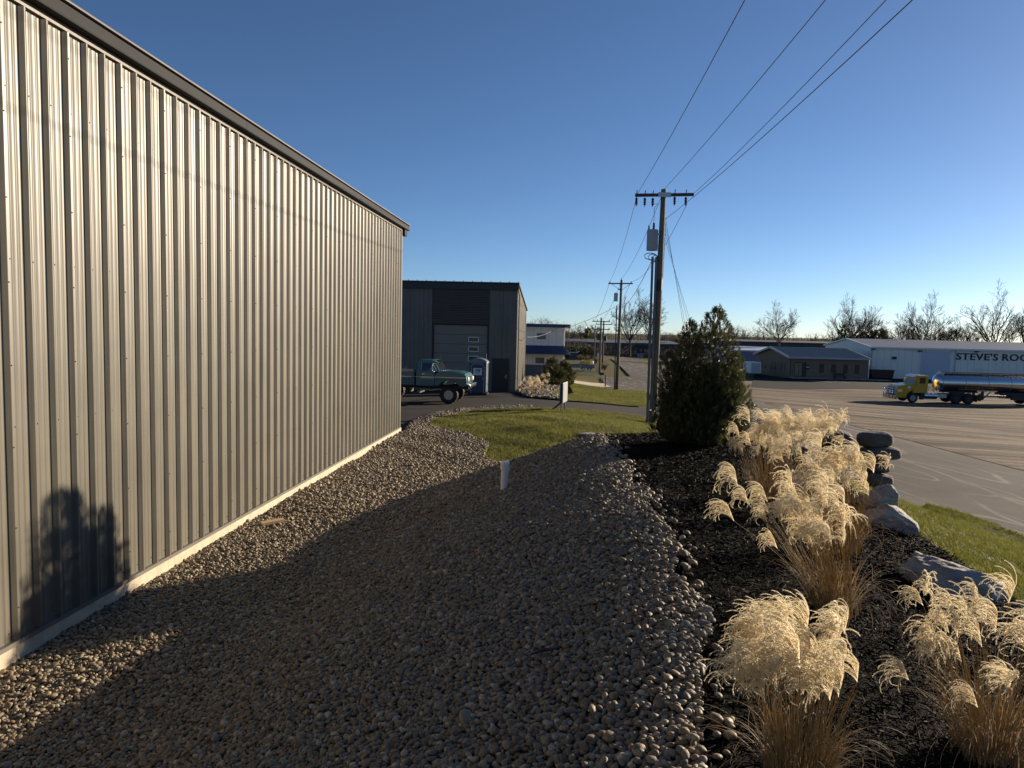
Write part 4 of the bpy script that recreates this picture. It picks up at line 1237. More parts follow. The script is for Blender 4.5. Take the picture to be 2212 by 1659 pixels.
rs = MB().bar((0, -.56, OE + .17), (0, OD / 2, OE + RO + .27), .05, .06).mesh('roof_rib', slate)
for i in range(26): link('roof_rib', rs, of, (-.2 + i * .51, 0, 0))
ft = MB(); ft.box(-.55, OW + .3, -.62, -.552, OE - .12, OE + .16)
ft.build('eave_trim', mat('pale_grey_trim', (.42, .43, .43), .6), of)
ft = MB(); ft.bar((-.58, -.6, OE + .02), (-.58, OD / 2, OE + RO + .14), .12, .34); ft.bar((-.58, OD + .5, OE + .02), (-.58, OD / 2, OE + RO + .14), .12, .34)
ft.build('rake_trim', bpy.data.materials['pale_grey_trim'], of)
XO = lambda px: at(px, 790, OY).x - OX0
for px in (1775, 1801, 1826.5, 1852):
    wf = MB().box(XO(px) - .36, XO(px) + .36, -.04, -.002, .75, 2.15).build('window', MT['dark'], of)
    MB().box(XO(px) - .29, XO(px) + .29, -.055, -.041, .82, 2.08).build('window_pane', MT['glass'], wf)
for yy in (2.2, 3.9, 6.6, 8.2, 11.5, 13.2):
    wf = MB().box(-.04, -.002, yy - .2, yy + .2, .75, 2.2).build('window', MT['dark'], of)
    MB().box(-.05, -.041, yy - .15, yy + .15, .82, 2.12).build('window_pane', MT['glass'], wf)
en = MB().box(XO(1716), XO(1742), -.05, -.002, .0, 2.35).build('entrance', MT['dark'], of)
for a_, b_ in ((1717, 1725), (1726.5, 1732)):
    MB().box(XO(a_), XO(b_), -.07, -.051, .12, 2.2).build('glass_door', mat('lobby_glass', (.20, .17, .10), .2), en)
MB().lathe([(.36, -.06), (.36, -.02)], (XO(1745), 0, 1.6), 'Y', 16).build('round_sign', MT['black'], of)
MB().box(XO(1745) - .25, XO(1745) + .25, -.075, -.061, 1.55, 1.67).build('sign_bar', MT['white'], of)
MB().tube([(.0, -.10, 0), (.0, -.10, OE)], .06, 6).build('downspout', MT['dark'], of)
MB().tube([(OW + .02, -.12, 0), (OW + .02, -.12, OE)], .07, 6).build('downspout', MT['white'], of)
sheet('walkway', [(OX0 - .3, OY - 2.2), (OX1 + 3, OY - 2.2), (OX1 + 3, OY - .1), (OX0 - .3, OY - .1)], .12, MT['concrete'], 3)
q = at(1814, 815, OY - .7)
bn_ = empty('bench', (q.x, OY - .7, float(T(q.x, OY - .7)) + .12), 0, 'dark bench against the front wall of the brick office', 'bench')
MB().box(-.95, .95, -.22, .22, .42, .47).build('seat', MT['dark'], bn_)
MB().box(-.95, .95, .2, .25, .55, .9).build('backrest', MT['dark'], bn_)
for x in (-.8, .8): MB().box(x - .04, x + .04, -.2, .25, 0, .42).build('leg', MT['dark'], bn_)
q = at(1624, 801, 122)
ct = empty('cargo_trailer', (q.x, 122, float(T(q.x, 122)) + .02), radians(90), 'white enclosed cargo trailer beside the brick office end wall', 'trailer')
MB().box(-1.9, 1.9, -.95, .95, .45, 2.35).build('box', MT['white'], ct, bevel=.06)
MB().box(-1.9, 1.9, -.5, .5, .3, .449).build('frame', MT['dark'], ct)
for sd in (-1, 1): wheel(ct, 0, sd * 1.02, .34, .22, sd, .19, MT['steel'], 0)
MB().box(-1.95, -1.9, -.7, .7, .6, 2.2).build('rear_door', MT['grey_wall'], ct)

# ------------------------------------------------------------------ yellow tractor with tank trailer
TY = 76.5
fw = at(1959.5, 866, TY)
tzg = float(T(fw.x + 3, TY)) + .012
tk = empty('truck_tractor', (fw.x, TY, tzg), pi - radians(1.0), 'yellow day cab truck tractor facing left on the gravel lot', 'truck')
ytr = mat('truck_yellow', (.56, .33, .012), .35, coat=.4, var=.06, vscale=1)
# local +x is forward
ck = [(-1.55, 1.05), (-1.55, 2.85), (-1.40, 2.95), (-.45, 2.93), (-.30, 2.80), (.0, 2.05), (-.02, 1.05)]
MB().prism(ck, -1.05, 1.05, 'Y').build('cab', ytr, tk, bevel=.06)
hd = [(-.019, 1.10), (-.019, 2.02), (.4, 2.0), (1.35, 1.82), (1.68, 1.66), (1.76, 1.3), (1.76, .62), (1.70, .52), (.70, .52)] + arc(0, .62, .66, .15, pi / 2 + .2, 8) + [(-.10, 1.1)]
MB().prism(hd, -1.08, 1.08, 'Y').build('hood', ytr, tk, bevel=.08)
MB().prism([(-.36, 2.78), (-.02, 2.06), (-.0, 2.10), (-.32, 2.82)], -.98, .98, 'Y').build('windshield', mat('sky_glass', (.16, .2, .24), .05, spec=.9), tk)
MB().prism([(-.42, 2.93), (-.1, 2.74), (-.1, 2.80), (-.42, 3.0)], -1.0, 1.0, 'Y').build('sun_visor', MT['chrome'], tk)
lt = MB()
for i in range(5): lt.lathe([(.05, 2.95), (.05, 3.05), (.02, 3.08)], (-.5, -.7 + i * .35, 0), 'Z', 8)
lt.build('roof_lights', MT['white'], tk)
for sd in (-1, 1):
    d_ = MB().prism([(-1.30, 1.15), (-1.30, 2.02), (-.28, 2.02), (-.12, 1.6), (-.12, 1.15)], sd * 1.05, sd * 1.075, 'Y').build('door', ytr, tk)
    MB().prism([(-1.24, 2.08), (-1.24, 2.70), (-.62, 2.70), (-.35, 2.08)], sd * 1.052, sd * 1.07, 'Y').build('side_window', MT['glass'], tk)
    MB().box(-.42, -.22, sd * 1.35 - .07, sd * 1.35 + .07, 1.95, 2.65).build('mirror', ytr, tk, bevel=.03)
    MB().tube([(-.3, sd * 1.08, 1.95), (-.32, sd * 1.35, 2.0), (-.32, sd * 1.35, 2.6), (-.34, sd * 1.04, 2.7)], .02, 5).build('mirror_bracket', MT['black'], tk)
    MB().box(1.2, 1.68, sd * 1.085 - .02, sd * 1.085 + .02, 1.16, 1.42).build('headlight', MT['chrome'], tk)
    MB().box(.28, .62, sd * 1.085 - .012, sd * 1.085 + .012, 1.52, 1.78).build('decal', MT['white'], tk)
    MB().lathe([(.32, -2.5), (.34, -2.45), (.34, -1.2), (.32, -1.15)], (0, sd * .95, .78), 'X', 14).build('fuel_tank', MT['chrome'], tk)
    MB().box(-1.15, -.75, sd * .85, sd * 1.08, .38, .98).build('step_box', MT['dark'], tk)
    wheel(tk, 0, sd * 1.0, .52, .30, sd, .30, mat('wheel_alloy', (.30, .30, .31), .5, metal=.6), 0)
    for x in (-4.6, -5.9):
        wheel(tk, x, sd * .88, .52, .55, sd, .30, MT['dark'], 0)
        MB().tube([(x + .62 * cos(a), sd * .88, .52 + .62 * sin(a)) for a in np.linspace(.5, pi - .5, 9)], .035, 4).build('mudguard', MT['black'], tk)
    MB().box(-6.75, -6.70, sd * .6, sd * 1.15, .25, 1.0).build('mud_flap', MT['black'], tk)
MB().box(1.765, 1.80, -.6, .6, .75, 1.6).build('grille', MT['dark'], tk)
MB().box(1.70, 1.95, -1.15, 1.15, .38, .70).build('bumper', MT['chrome'], tk, bevel=.05)
bb = MB()
for z in (.75, 1.0, 1.25, 1.5): bb.tube([(1.75, -1.05, z), (2.1, -.95, z), (2.1, .95, z), (1.75, 1.05, z)], .045, 6)
for y in (-.95, -.4, .4, .95): bb.tube([(2.1, y, .4), (2.1, y, 1.62)], .05, 6)
bb.build('bull_bar', MT['chrome'], tk, smooth_=True)
MB().box(-6.7, .9, .38, .5, .75, 1.02).box(-6.7, .9, -.5, -.38, .75, 1.02).box(-5.8, -4.7, -.5, .5, 1.03, 1.16).build('chassis', MT['dark'], tk)
MB().tube([(-1.75, .75, 1.0), (-1.75, .75, 1.62), (-1.95, .75, 1.75), (-2.1, .75, 1.55), (-2.6, .4, 1.2), (-3.2, .3, 1.3)], .045, 6).build('air_hose', MT['chrome'], tk)
MB().box(-3.6, -2.7, .5, 1.0, .6, 1.0).build('battery_box', MT['steel'], tk)
# tank trailer
tt = empty('tank_trailer', (fw.x, TY, tzg), pi - radians(1.0), 'long polished tank trailer coupled to the yellow tractor', 'trailer')
TR, TZ, TX0, TX1 = .93, 2.20, -2.95, -15.6
prof = [(.02, TX0 + .30), (.35, TX0 + .26), (.62, TX0 + .16), (.82, TX0 + .02), (.91, TX0 - .12), (TR, TX0 - .25), (TR, TX1 + .25), (.8, TX1), (.02, TX1 - .2)]
MB().lathe(list(reversed(prof)), (0, 0, TZ), 'X', 40).build('tank', mat('polished_aluminium', (.62, .63, .65), .2, metal=1.0, var=.05, vscale=.6), tt, smooth_=True)
for i in range(6):
    x = TX0 - .26 - i * 2.4
    MB().lathe([(TR + .012, x), (TR + .012, x - .06)], (0, 0, TZ), 'X', 40, cap=False).build('ring_seam', MT['steel'], tt)
ra = MB()
for y in (-.45, .45):
    for z in (.97, 1.10): ra.tube([(TX0 - .6, y, TZ + z), (TX1 + .6, y, TZ + z)], .03, 5)
for i in range(10):
    for y in (-.45, .45): ra.tube([(TX0 - .7 - i * 1.25, y, TZ + .8), (TX0 - .7 - i * 1.25, y, TZ + 1.1)], .025, 4)
ra.box(TX1 + .6, TX0 - .6, -.4, .4, TZ + .935, TZ + .96)
ra.build('catwalk', MT['dark'], tt)
MB().box(TX0 - .45, TX0 - .15, -.25, .25, TZ + .9, TZ + 1.12).build('top_fitting', MT['steel'], tt)
MB().box(-7.2, TX0 - .3, -.5, .5, 1.17, 1.30).box(-15.4, -9.6, -.5, .5, 1.0, 1.28).build('subframe', MT['dark'], tt)
lg = MB()
for sd in (-1, 1):
    lg.box(-7.6, -7.4, sd * .75 - .1, sd * .75 + .1, .45, 1.4); lg.bar((-7.5, sd * .75, .5), (-8.5, sd * .5, 1.3), .08, .08)
lg.build('landing_leg', MT['dark'], tt)
MB().tube([(-8.2, -.95, 1.05), (-10.6, -.95, .72), (-11.6, -.95, .72)], .06, 6).tube([(-8.2, -.8, .8), (-11, -.8, .8)], .16, 8).build('hose_tube', MT['steel'], tt)
MB().box(-14.9, -10.4, -1.15, -.85, .55, 1.0).box(-14.9, -10.4, .85, 1.15, .55, 1.0).build('fender_box', MT['dark'], tt)
for x in (-12.6, -13.9):
    for sd in (-1, 1): wheel(tt, x, sd * .88, .52, .55, sd, .30, MT['dark'], 0)
MB().box(-7.15, -7.1, -1.15, -.6, .35, 1.05).box(-7.15, -7.1, .6, 1.15, .35, 1.05).build('mud_flap', MT['black'], tt)
# ------------------------------------------------------------------ small things on the gravel
pp_ = at(1088, 1066, 10.9)
pq = G(1088, 1066)
pipe = empty('cleanout_pipe', gp(pq[0], pq[1], .0), 0, 'white plastic cleanout pipe with a cap standing in the gravel', 'pipe')
hp = (1066 - 995) / FPX * pq[1] * 1.0
pipe.rotation_euler = (0, radians(1.2), 0)
MB().lathe([(.061, -.1), (.061, hp - .12)], n=20).build('pipe', MT['plastic_white'], pipe, smooth_=False)
MB().lathe([(.077, hp - .13), (.077, hp - .025), (.066, hp), (.02, hp + .002)], n=20).build('cap', MT['plastic_white'], pipe)
q = G(588, 1143)
wd = tag(MB().box(-.19, .19, -.055, .055, 0, .05).build('wood_offcut', MT['wood'], None, bevel=.003), 'short pale pine board offcut lying on the sunny gravel', 'board')
wd.location = gp(q[0], q[1], .105); wd.rotation_euler = (.05, -.04, radians(38))
for (px, py, rz, L_, lb) in ((1180, 1441, 20, .12, 'small bark piece lying on the gravel slope'), (845, 1039, 5, .22, 'thin dark stick lying on the sunlit gravel')):
    q = G(px, py)
    b_ = tag(MB().tube([(-L_, 0, 0), (-.2 * L_, .02, .012), (.3 * L_, .01, .01), (L_, .04, -.01)], [.006, .014, .012, .004], 6).build('stick', MT['bark']), lb, 'stick')
    b_.location = gp(q[0], q[1], .10); b_.rotation_euler = (0, 0, radians(rz))

# ------------------------------------------------------------------ boulders and stacked stones
def rock_mat(name, c1, c2):
    m = mat(name, c1, .88, var=.5, vscale=3.2, col2=c2, bump=.05, bscale=6, world=False, stretch=(1, 1.6, 3.2))
    return m
RM = rock_mat('grey_boulder', (.40, .375, .34), (.15, .142, .132)); RM2 = rock_mat('brown_fieldstone', (.17, .14, .11), (.085, .07, .058))
def rock_mesh(name, seed, sx, sy, sz, m, cuts=14, sub=4, rough=.05, lo=.62):
    r = np.random.default_rng(seed)
    bm = bmesh.new(); bmesh.ops.create_icosphere(bm, subdivisions=sub, radius=1)
    D = r.normal(size=(cuts, 3)); D /= np.linalg.norm(D, axis=1)[:, None]; C = r.uniform(lo, .95, cuts)
    P = np.array([v.co for v in bm.verts])
    for d_, c_ in zip(D, C):
        q = P @ d_; P = P - np.outer(np.maximum(0, q - c_) * .92, d_)
    for f_ in (2.3, 5.1, 9.7):
        ph = r.uniform(0, 6, 3); k = r.normal(size=(3, 3)) * f_ * .6
        P = P * (1 + rough / f_ * 2.2 * np.sin(P @ k[0] + ph[0]) * np.sin(P @ k[1] + ph[1]))[:, None]
    from mathutils import noise
    nv = np.array([noise.fractal(Vector(p) * 2.6 + Vector((seed, 0, 0)), .75, 2.1, 5) for p in P])
    st = np.array([noise.noise(Vector((p[0] * 1.2 + seed, p[1] * 1.2, p[2] * 9 + p[0] * 2))) for p in P])
    P = P * (1 + rough * 1.1 * nv + rough * .5 * st)[:, None]
    P = P * np.array([sx, sy, sz])
    for v, p in zip(bm.verts, P): v.co = p
    me = bpy.data.meshes.new(name); bm.to_mesh(me); bm.free(); me.materials.append(m)
    me.polygons.foreach_set('use_smooth', [True] * len(me.polygons))
    return me
def boulder(px, py, Y, size, rot, seed, label, m=RM, cuts=14, up=.0, group='boulders edging the planting bed'):
    q_ = G(px, py); p = Vector((q_[0], q_[1], 0))
    z = float(T(p.x, p.y))
    o = link('boulder', rock_mesh('boulder', seed, *size, m, cuts, 5, .06, .55), None, (p.x, p.y, z + up), rot)
    return tag(o, label, 'boulder', group)
boulder(2045, 1283, 6.9, (.50, .40, .32), (radians(-6), radians(16), radians(-34)), 3, 'large flat topped grey boulder nearest the camera at the lawn edge', up=.06)
boulder(1922, 1150, 9.6, (.30, .25, .22), (radians(4), radians(14), radians(-15)), 8, 'middle grey boulder with a flat sloping top below the stone wall', up=.12)
boulder(1899, 1112, 10.6, (.22, .24, .32), (0, radians(10), 0), 21, 'upright pointed grey boulder between the grass clump and stone wall', up=.12)
q = G(1275, 949)
sl = tag(link('flagstone', rock_mesh('flagstone', 31, .48, .26, .05, rock_mat('pale_flagstone', (.42, .40, .37), (.28, .27, .25)), 10, 3), None, gp(q[0], q[1] + .1, .14), (0, .04, .2)), 'flat pale stone slab at the edge of the lawn beyond the gravel', 'stone slab')

# dry-laid stone wall holding the end of the berm
swl = empty('stone_wall', gp(7.3, 14.4), 0, 'dry stacked wall of dark rounded fieldstones behind the tall grasses', 'wall')
base = Vector(swl.location)
def stone_mesh(seed):
    r = np.random.default_rng(seed)
    me = rock_mesh('stone', seed, 1, 1, 1, RM2, 5, 3, .03, .84)
    P = np.array([v.co for v in me.vertices])
    P = np.sign(P) * np.abs(P) ** .62 * np.array([r.uniform(.27, .34), .26, r.uniform(.135, .155)])
    P[:, 2] += .015 * np.sin(P[:, 0] * 9 + seed)
    me.vertices.foreach_set('co', P.astype(np.float32).ravel()); me.update()
    return me
smesh = [stone_mesh(60 + i) for i in range(6)]
zt = float(T(7.3, 14.4))
for (dx, dy, n0) in ((.15, -.1, 7), (-.55, .35, 8), (-1.15, .95, 8), (-1.8, 1.55, 7), (-2.4, 2.1, 6)):
    g0 = float(T(7.3 + dx, 14.4 + dy)) - zt
    for k in range(n0):
        if zt + g0 + .08 + k * .262 > EYE - 1.98: break
        o = link('stone', smesh[(k * 5 + int(dx * 10)) % 6], swl,
                 (dx + .05 * sin(k * 2.7 + dx * 5) , dy + .05 * cos(k * 3.1), g0 + .08 + k * .262),
                 (.04 * sin(k * 3 + dx), .05 * cos(k * 5), .35 * sin(k * 2.1 + dx * 3)))
        s_ = 1.06 + .09 * sin(k * 4.3 + dx * 7)
        o.scale = (s_, 1.05, 1.0 + .05 * cos(k * 3 + dx))

# ------------------------------------------------------------------ ornamental grass clumps
MT['stem'] = mat('golden_grass_stem', (.46, .34, .175), .6, trans=.45, var=.35, vscale=9)
MT['plume'] = mat('silky_seed_plume', (.85, .76, .56), .6, trans=.62, var=.08, vscale=20)
MT['leafdry'] = mat('curled_dry_leaf', (.36, .26, .15), .7, trans=.35, var=.4, vscale=12)
def curl_strand(r, h, L, th0, curl, psi, n=13):
    """points of one tassel strand: starts up the rachis, falls over to -x and curls"""
    p = np.array([0, 0, h]); pts = [p.copy()]
    th = th0
    c, s_ = cos(psi), sin(psi)
    for i in range(n):
        t = i / n
        th += curl / n * (.45 + 1.1 * t)
        d = np.array([-sin(th) * c, -sin(th) * s_, cos(th)])
        p = p + d * L / n + r.normal(0, .0006, 3)
        pts.append(p.copy())
    return np.array(pts)
def plume_mesh(k, ns=30, spread=1.25):
    r = np.random.default_rng(900 + k)
    v = []; f = []
    def tri(a, b, c):
        n0 = len(v); v.extend([a, b, c]); f.append((n0, n0 + 1, n0 + 2))
    for i in range(ns):
        t = i / (ns - 1)
        h = .10 * t
        L = r.uniform(.13, .21) * (1.15 - .35 * t)
        pts = curl_strand(r, h, L, r.uniform(.0, .35) + .25 * (1 - t), r.uniform(1.5, 3.0) * (1 if r.random() > .12 else 1.5), r.normal(0, .38 * spread))
        seg = np.diff(pts, axis=0)
        cum = np.concatenate([[0], np.cumsum(np.linalg.norm(seg, axis=1))])
        for j in range(len(pts) - 1):
            d = seg[j]; d = d / (np.linalg.norm(d) + 1e-9)
            u = np.cross(d, [0, 1, 0.2]); u /= np.linalg.norm(u) + 1e-9
            w_ = .0011
            a, b = pts[j], pts[j + 1]
            n0 = len(v); v.extend([a - u * w_, a + u * w_, b + u * w_, b - u * w_]); f.append((n0, n0 + 1, n0 + 2)); f.append((n0, n0 + 2, n0 + 3))
        nh = int(L / .0030)
        for q in range(nh):
            sp = (q + r.random()) / nh * cum[-1]
            if sp < .012: continue
            j = min(np.searchsorted(cum, sp) - 1, len(seg) - 1); j = max(j, 0)
            a = pts[j] + seg[j] * ((sp - cum[j]) / (cum[j + 1] - cum[j]))
            d = seg[j] / (np.linalg.norm(seg[j]) + 1e-9)
            for _ in range(3):
                o = r.normal(size=3); o -= d * (o @ d); o /= np.linalg.norm(o) + 1e-9
                tip = a + o * r.uniform(.0035, .0065) + d * .0045
                s2 = np.cross(o, d) * .0010
                tri(a - s2, a + s2, tip)
    return np_mesh('plume', v, f, MT['plume'])
PLM = [plume_mesh(i) for i in range(7)]

def stalk(v, f, pts, r0, r1):
    n = len(pts); b0 = len(v)
    ref = np.array([.3, .9, .1])
    for i, p in enumerate(pts):
        d = pts[min(i + 1, n - 1)] - pts[max(i - 1, 0)]
        u = np.cross(d, ref); u /= np.linalg.norm(u) + 1e-9; w_ = np.cross(d, u); w_ /= np.linalg.norm(w_) + 1e-9
        rr = r0 + (r1 - r0) * i / (n - 1)
        for a in (0, 2.094, 4.189): v.append(p + (u * cos(a) + w_ * sin(a)) * rr)
    for i in range(n - 1):
        for k in range(3):
            a, b = b0 + i * 3 + k, b0 + i * 3 + (k + 1) % 3
            f.append((a, b, b + 3, a + 3))

def grass_clump(x, y, H, rad, lean, nstem, nplume, seed, label, sc_plume=1.0, spread=.34, nleaf=130, blow=0.0, low=.58):
    r = np.random.default_rng(seed)
    z = float(T(x, y)) + .05
    e = empty('ornamental_grass', (x, y, z), 0, label, 'ornamental grass', 'dry ornamental grass clumps in the mulch bed')
    v = []; f = []; tips = []
    for i in range(nstem):
        a = r.uniform(0, 6.28); q = sqrt(r.random()) * rad
        b = np.array([q * cos(a), q * sin(a), -.03])
        fl = i < nplume
        h = H * (r.uniform(low, 1.0) if fl else r.uniform(.35, .85))
        out = spread * (q / rad) * (1.0 if fl else 1.25)
        stray = fl and i < 2 and seed > 1
        if stray: h *= .72
        tx = b[0] + (cos(a) * out + lean[0] + r.normal(0, .07) - (r.uniform(.3, .7) if stray else 0)) * h
        ty_ = b[1] + (sin(a) * out + lean[1] + r.normal(0, .07)) * h
        pts = []
        for k in range(6):
            t = k / 5
            pts.append(np.array([b[0] + (tx - b[0]) * (.55 * t + .45 * t * t), b[1] + (ty_ - b[1]) * (.55 * t + .45 * t * t), -.03 + (h + .03) * t * (1 - .06 * t)]))
        if fl: stalk(v, f, pts, .0022, .0011); tips.append((pts[-1], pts[-1] - pts[-2]))
        else: stalk(v, f, pts, .0020, .0004)
    link('stems', np_mesh('stems', v, f, MT['stem']), e)
    # curled lower leaves
    v = []; f = []
    for i in range(nleaf):
        a = r.uniform(0, 6.28); L = H * r.uniform(.35, .8)
        p = np.array([rad * .7 * cos(a), rad * .7 * sin(a), .02]); th = r.uniform(.15, .6); cu = r.uniform(1.5, 4.6)
        psi = a + r.normal(0, .5); wd = r.uniform(.0015, .003)
        n = 14
        prev = None
        for k in range(n + 1):
            t = k / n
            w_ = wd * (1 - t * .7)
            sd = np.array([-sin(psi), cos(psi), .2]) * w_
            v.extend([p - sd, p + sd])
            if k: q0 = len(v) - 4; f.append((q0, q0 + 1, q0 + 3, q0 + 2))
            th += cu / n * (t * 1.6)
            psi += r.normal(0, .07)
            p = p + np.array([sin(th) * cos(psi), sin(th) * sin(psi), cos(th)]) * L / n
            p[2] = max(p[2], -.01)
    if nleaf: link('leaves', np_mesh('leaves', v, f, MT['leafdry']), e)
    for i, (p, d) in enumerate(tips):
        d = d / np.linalg.norm(d)
        s_ = sc_plume * r.uniform(.8, 1.25)
        q = Vector((0, 0, 1)).rotation_difference(Vector(d)).to_euler()
        tilt = Euler((d[1] * -.6 + r.normal(0, .12), d[0] * .6 + r.normal(0, .12), blow + r.normal(0, .55)))
        link('plume', PLM[int(r.integers(0, 7))], e, p, tilt, (s_, s_, s_))
    return e
def clump_at(px, py, Y=None):
    if Y is None: return G(px, py)
    p = at(px, py, Y); return (p.x, p.y)
x, y = clump_at(1716, 1742)
grass_clump(x, y, .75, .11, (.0, -.02), 280, 46, 1, 'nearest ornamental grass with broad pale plumes, cut by the bottom edge', 0.88, .17)
x, y = clump_at(1800, 1345)
grass_clump(x, y, 1.0, .13, (-.30, .02), 260, 38, 2, 'ornamental grass leaning left, behind the nearest one and before the others', 1.0, .22)
x, y = clump_at(1815, 1205)
grass_clump(x, y, 1.04, .16, (-.06, .0), 300, 36, 3, 'tall ornamental grass standing left of the two small grey boulders', 1.06, .24)
x, y = clump_at(1655, 1085)
grass_clump(x, y, 1.0, .19, (-.0, .0), 280, 42, 4, 'ornamental grass right beside the evergreen shrub', 1.10, .30)
x, y = clump_at(1752, 1125)
grass_clump(x, y, 1.16, .16, (.0, .0), 230, 34, 5, 'ornamental grass with the highest plumes, before the stacked stone wall', 1.10, .24, low=.78)
x, y = clump_at(2135, 1668)
grass_clump(x, y, .78, .14, (-.02, .05), 300, 28, 6, 'ornamental grass in front of the largest boulder, lowest right', .85, .30, 170)
for (px, py, h, sd, lb) in ((1147, 852, 1.0, 7, 'small dry grass tuft in the stone bed, left of the pair'), (1173, 857, 1.25, 8, 'larger dry grass tuft in the stone bed, near the sign frame')):
    x, y = clump_at(px, py)
    grass_clump(x, y, h, .18, (0, 0), 130, 16, sd, lb, 1.5, .3, 0)
# a young green tuft in the mulch
q = G(1548, 1052)
v = []; f = []
for i in range(46):
    a = rng.uniform(0, 6.28); L = rng.uniform(.06, .13); o = rng.uniform(.2, .8)
    stalk(v, f, [np.array([.02 * cos(a), .02 * sin(a), 0]), np.array([.02 * cos(a) + o * L * .35 * cos(a), o * L * .35 * sin(a), L * .6]), np.array([o * L * cos(a), o * L * sin(a), L])], .0022, .0005)
gt = tag(link('grass_tuft', np_mesh('grass_tuft', v, f, MT['blade']), None, gp(q[0], q[1], .06)), 'small green grass tuft growing in the black mulch', 'grass tuft')

# ------------------------------------------------------------------ evergreens
MT['ever'] = mat('arborvitae_foliage', (.056, .074, .024), .36, trans=.30, var=.5, vscale=5, col2=(.085, .072, .030), spec=.7)
def spray(r, n_side=6, L=.16):
    """flat fan of scale-leaved twigs in the x-z plane, tip along +z"""
    v = []; f = []
    def leaf(p, d, ln, wd):
        d = d / np.linalg.norm(d); s_ = np.cross(d, [0, 1, 0]); s_ /= np.linalg.norm(s_) + 1e-9
        n0 = len(v)
        b = np.array([0, r.normal(0, .012), 0])
        v.extend([p, p + d * ln * .5 + s_ * wd + b * .5, p + d * ln + b, p + d * ln * .5 - s_ * wd])
        f.append((n0, n0 + 1, n0 + 2)); f.append((n0, n0 + 2, n0 + 3))
    for i in range(n_side):
        t = (i + .5) / n_side
        p = np.array([0, .01 * t, L * t * .8])
        for sd in (-1, 1):
            an = sd * r.uniform(.4, .75)
            d = np.array([sin(an), r.normal(0, .22), cos(an)])
            leaf(p, d, L * (.55 - .28 * t) * r.uniform(.7, 1.2), L * .048)
            if r.random() < .5: leaf(p + d * L * .2, np.array([sin(an * 1.9), r.normal(0, .3), cos(an * 1.9)]), L * .22, L * .04)
    leaf(np.zeros(3), np.array([0, .08, 1]), L * 1.1, L * .045)
    return np.array(v), np.array(f)
def evergreen(name, loc, spires, n, seed, label, L=.16, group=None, rz=0):
    """spires: list of (dx, dy, z0, height, radius)"""
    r = np.random.default_rng(seed)
    e = empty(name, loc, rz, label, 'evergreen shrub', group)
    tr_ = MB()
    for (dx, dy, z0, h, R_) in spires:
        tr_.tube([(dx * .25, dy * .25, -.05), (dx * .8, dy * .8, z0 + h * .3), (dx, dy, z0 + h * .92)], [.045, .03, .006], 6)
    tr_.build('trunk', MT['bark'], e)
    base = [spray(r, L=L) for _ in range(8)]
    V = []; F = []; off = 0
    tot = sum(h * R_ for (_, _, _, h, R_) in spires)
    for (dx, dy, z0, h, R_) in spires:
        m = int(n * h * R_ / tot)
        ph = r.uniform(0, 6, 6)
        for i in range(m):
            t = 1 - sqrt(r.random()) if r.random() < .8 else r.random()
            a = r.uniform(0, 6.28)
            prof_ = (min(1, (t + .04) / .16)) ** .5 * (1 - t) ** .62 * 1.18
            lump = 1 + .20 * sin(3 * a + ph[0] + 5 * t) + .13 * sin(5 * a + ph[1] - 9 * t) + .09 * sin(13 * t + ph[2] + a)
            rr = R_ * prof_ * lump * (1 - .45 * r.random() ** 2.2)
            if r.random() < .14: rr *= r.uniform(1.04, 1.2)
            p = np.array([dx * (.35 + .65 * t) + rr * cos(a), dy * (.35 + .65 * t) + rr * sin(a), z0 + h * t])
            out = np.array([cos(a), sin(a), 0])
            up = 1.15 + 1.2 * t + r.normal(0, .3)
            d = out * r.uniform(.5, 1.25) + np.array([0, 0, up]) + r.normal(0, .28, 3)
            d /= np.linalg.norm(d)
            s_ = np.cross(d, [0.2, .1, 1.0]) + r.normal(0, .35, 3)
            s_ -= d * (s_ @ d); s_ /= np.linalg.norm(s_) + 1e-9
            nn = np.cross(s_, d)
            sv, sf = base[int(r.integers(0, 8))]
            k = r.uniform(.6, 1.25)
            V.append(p + k * (sv[:, :1] * s_ + sv[:, 1:2] * nn + sv[:, 2:] * d)); F.append(sf + off); off += len(sv)
    o = link('foliage', np_mesh('foliage', np.concatenate(V), np.concatenate(F), MT['ever']), e)
    return e
shx, shy = 3.50, 13.3
hh = at(1540, 664, shy).z - float(T(shx, shy))
h2_ = at(1477, 698, shy).z - float(T(shx, shy))
evergreen('arborvitae', gp(shx, shy), [(.30, .05, .0, hh - .05, .66), (-.22, -.05, .05, h2_ - .05, .50), (-.55, .15, .05, 1.62, .42), (.72, .05, .05, 1.65, .44), (-.15, .45, 0, 2.0, .5), (.2, -.35, 0, 1.5, .5)], 10500, 5,
          'dark bushy evergreen with two tops standing in the mulch bed', .12)
for (px, py, tp, R_, sd, lb) in ((1192, 834, 777, .95, 12, 'left and larger of two conical evergreens before the white building'), (1217, 833, 782, .80, 13, 'right and smaller of two conical evergreens before the white building')):
    p = G(px, py); h = at(px, tp, p[1]).z - float(T(*p))
    evergreen('evergreen_shrub', gp(*p), [(0, 0, 0, h, R_)], 1100, sd, lb, .34, 'conical evergreens by the white building')

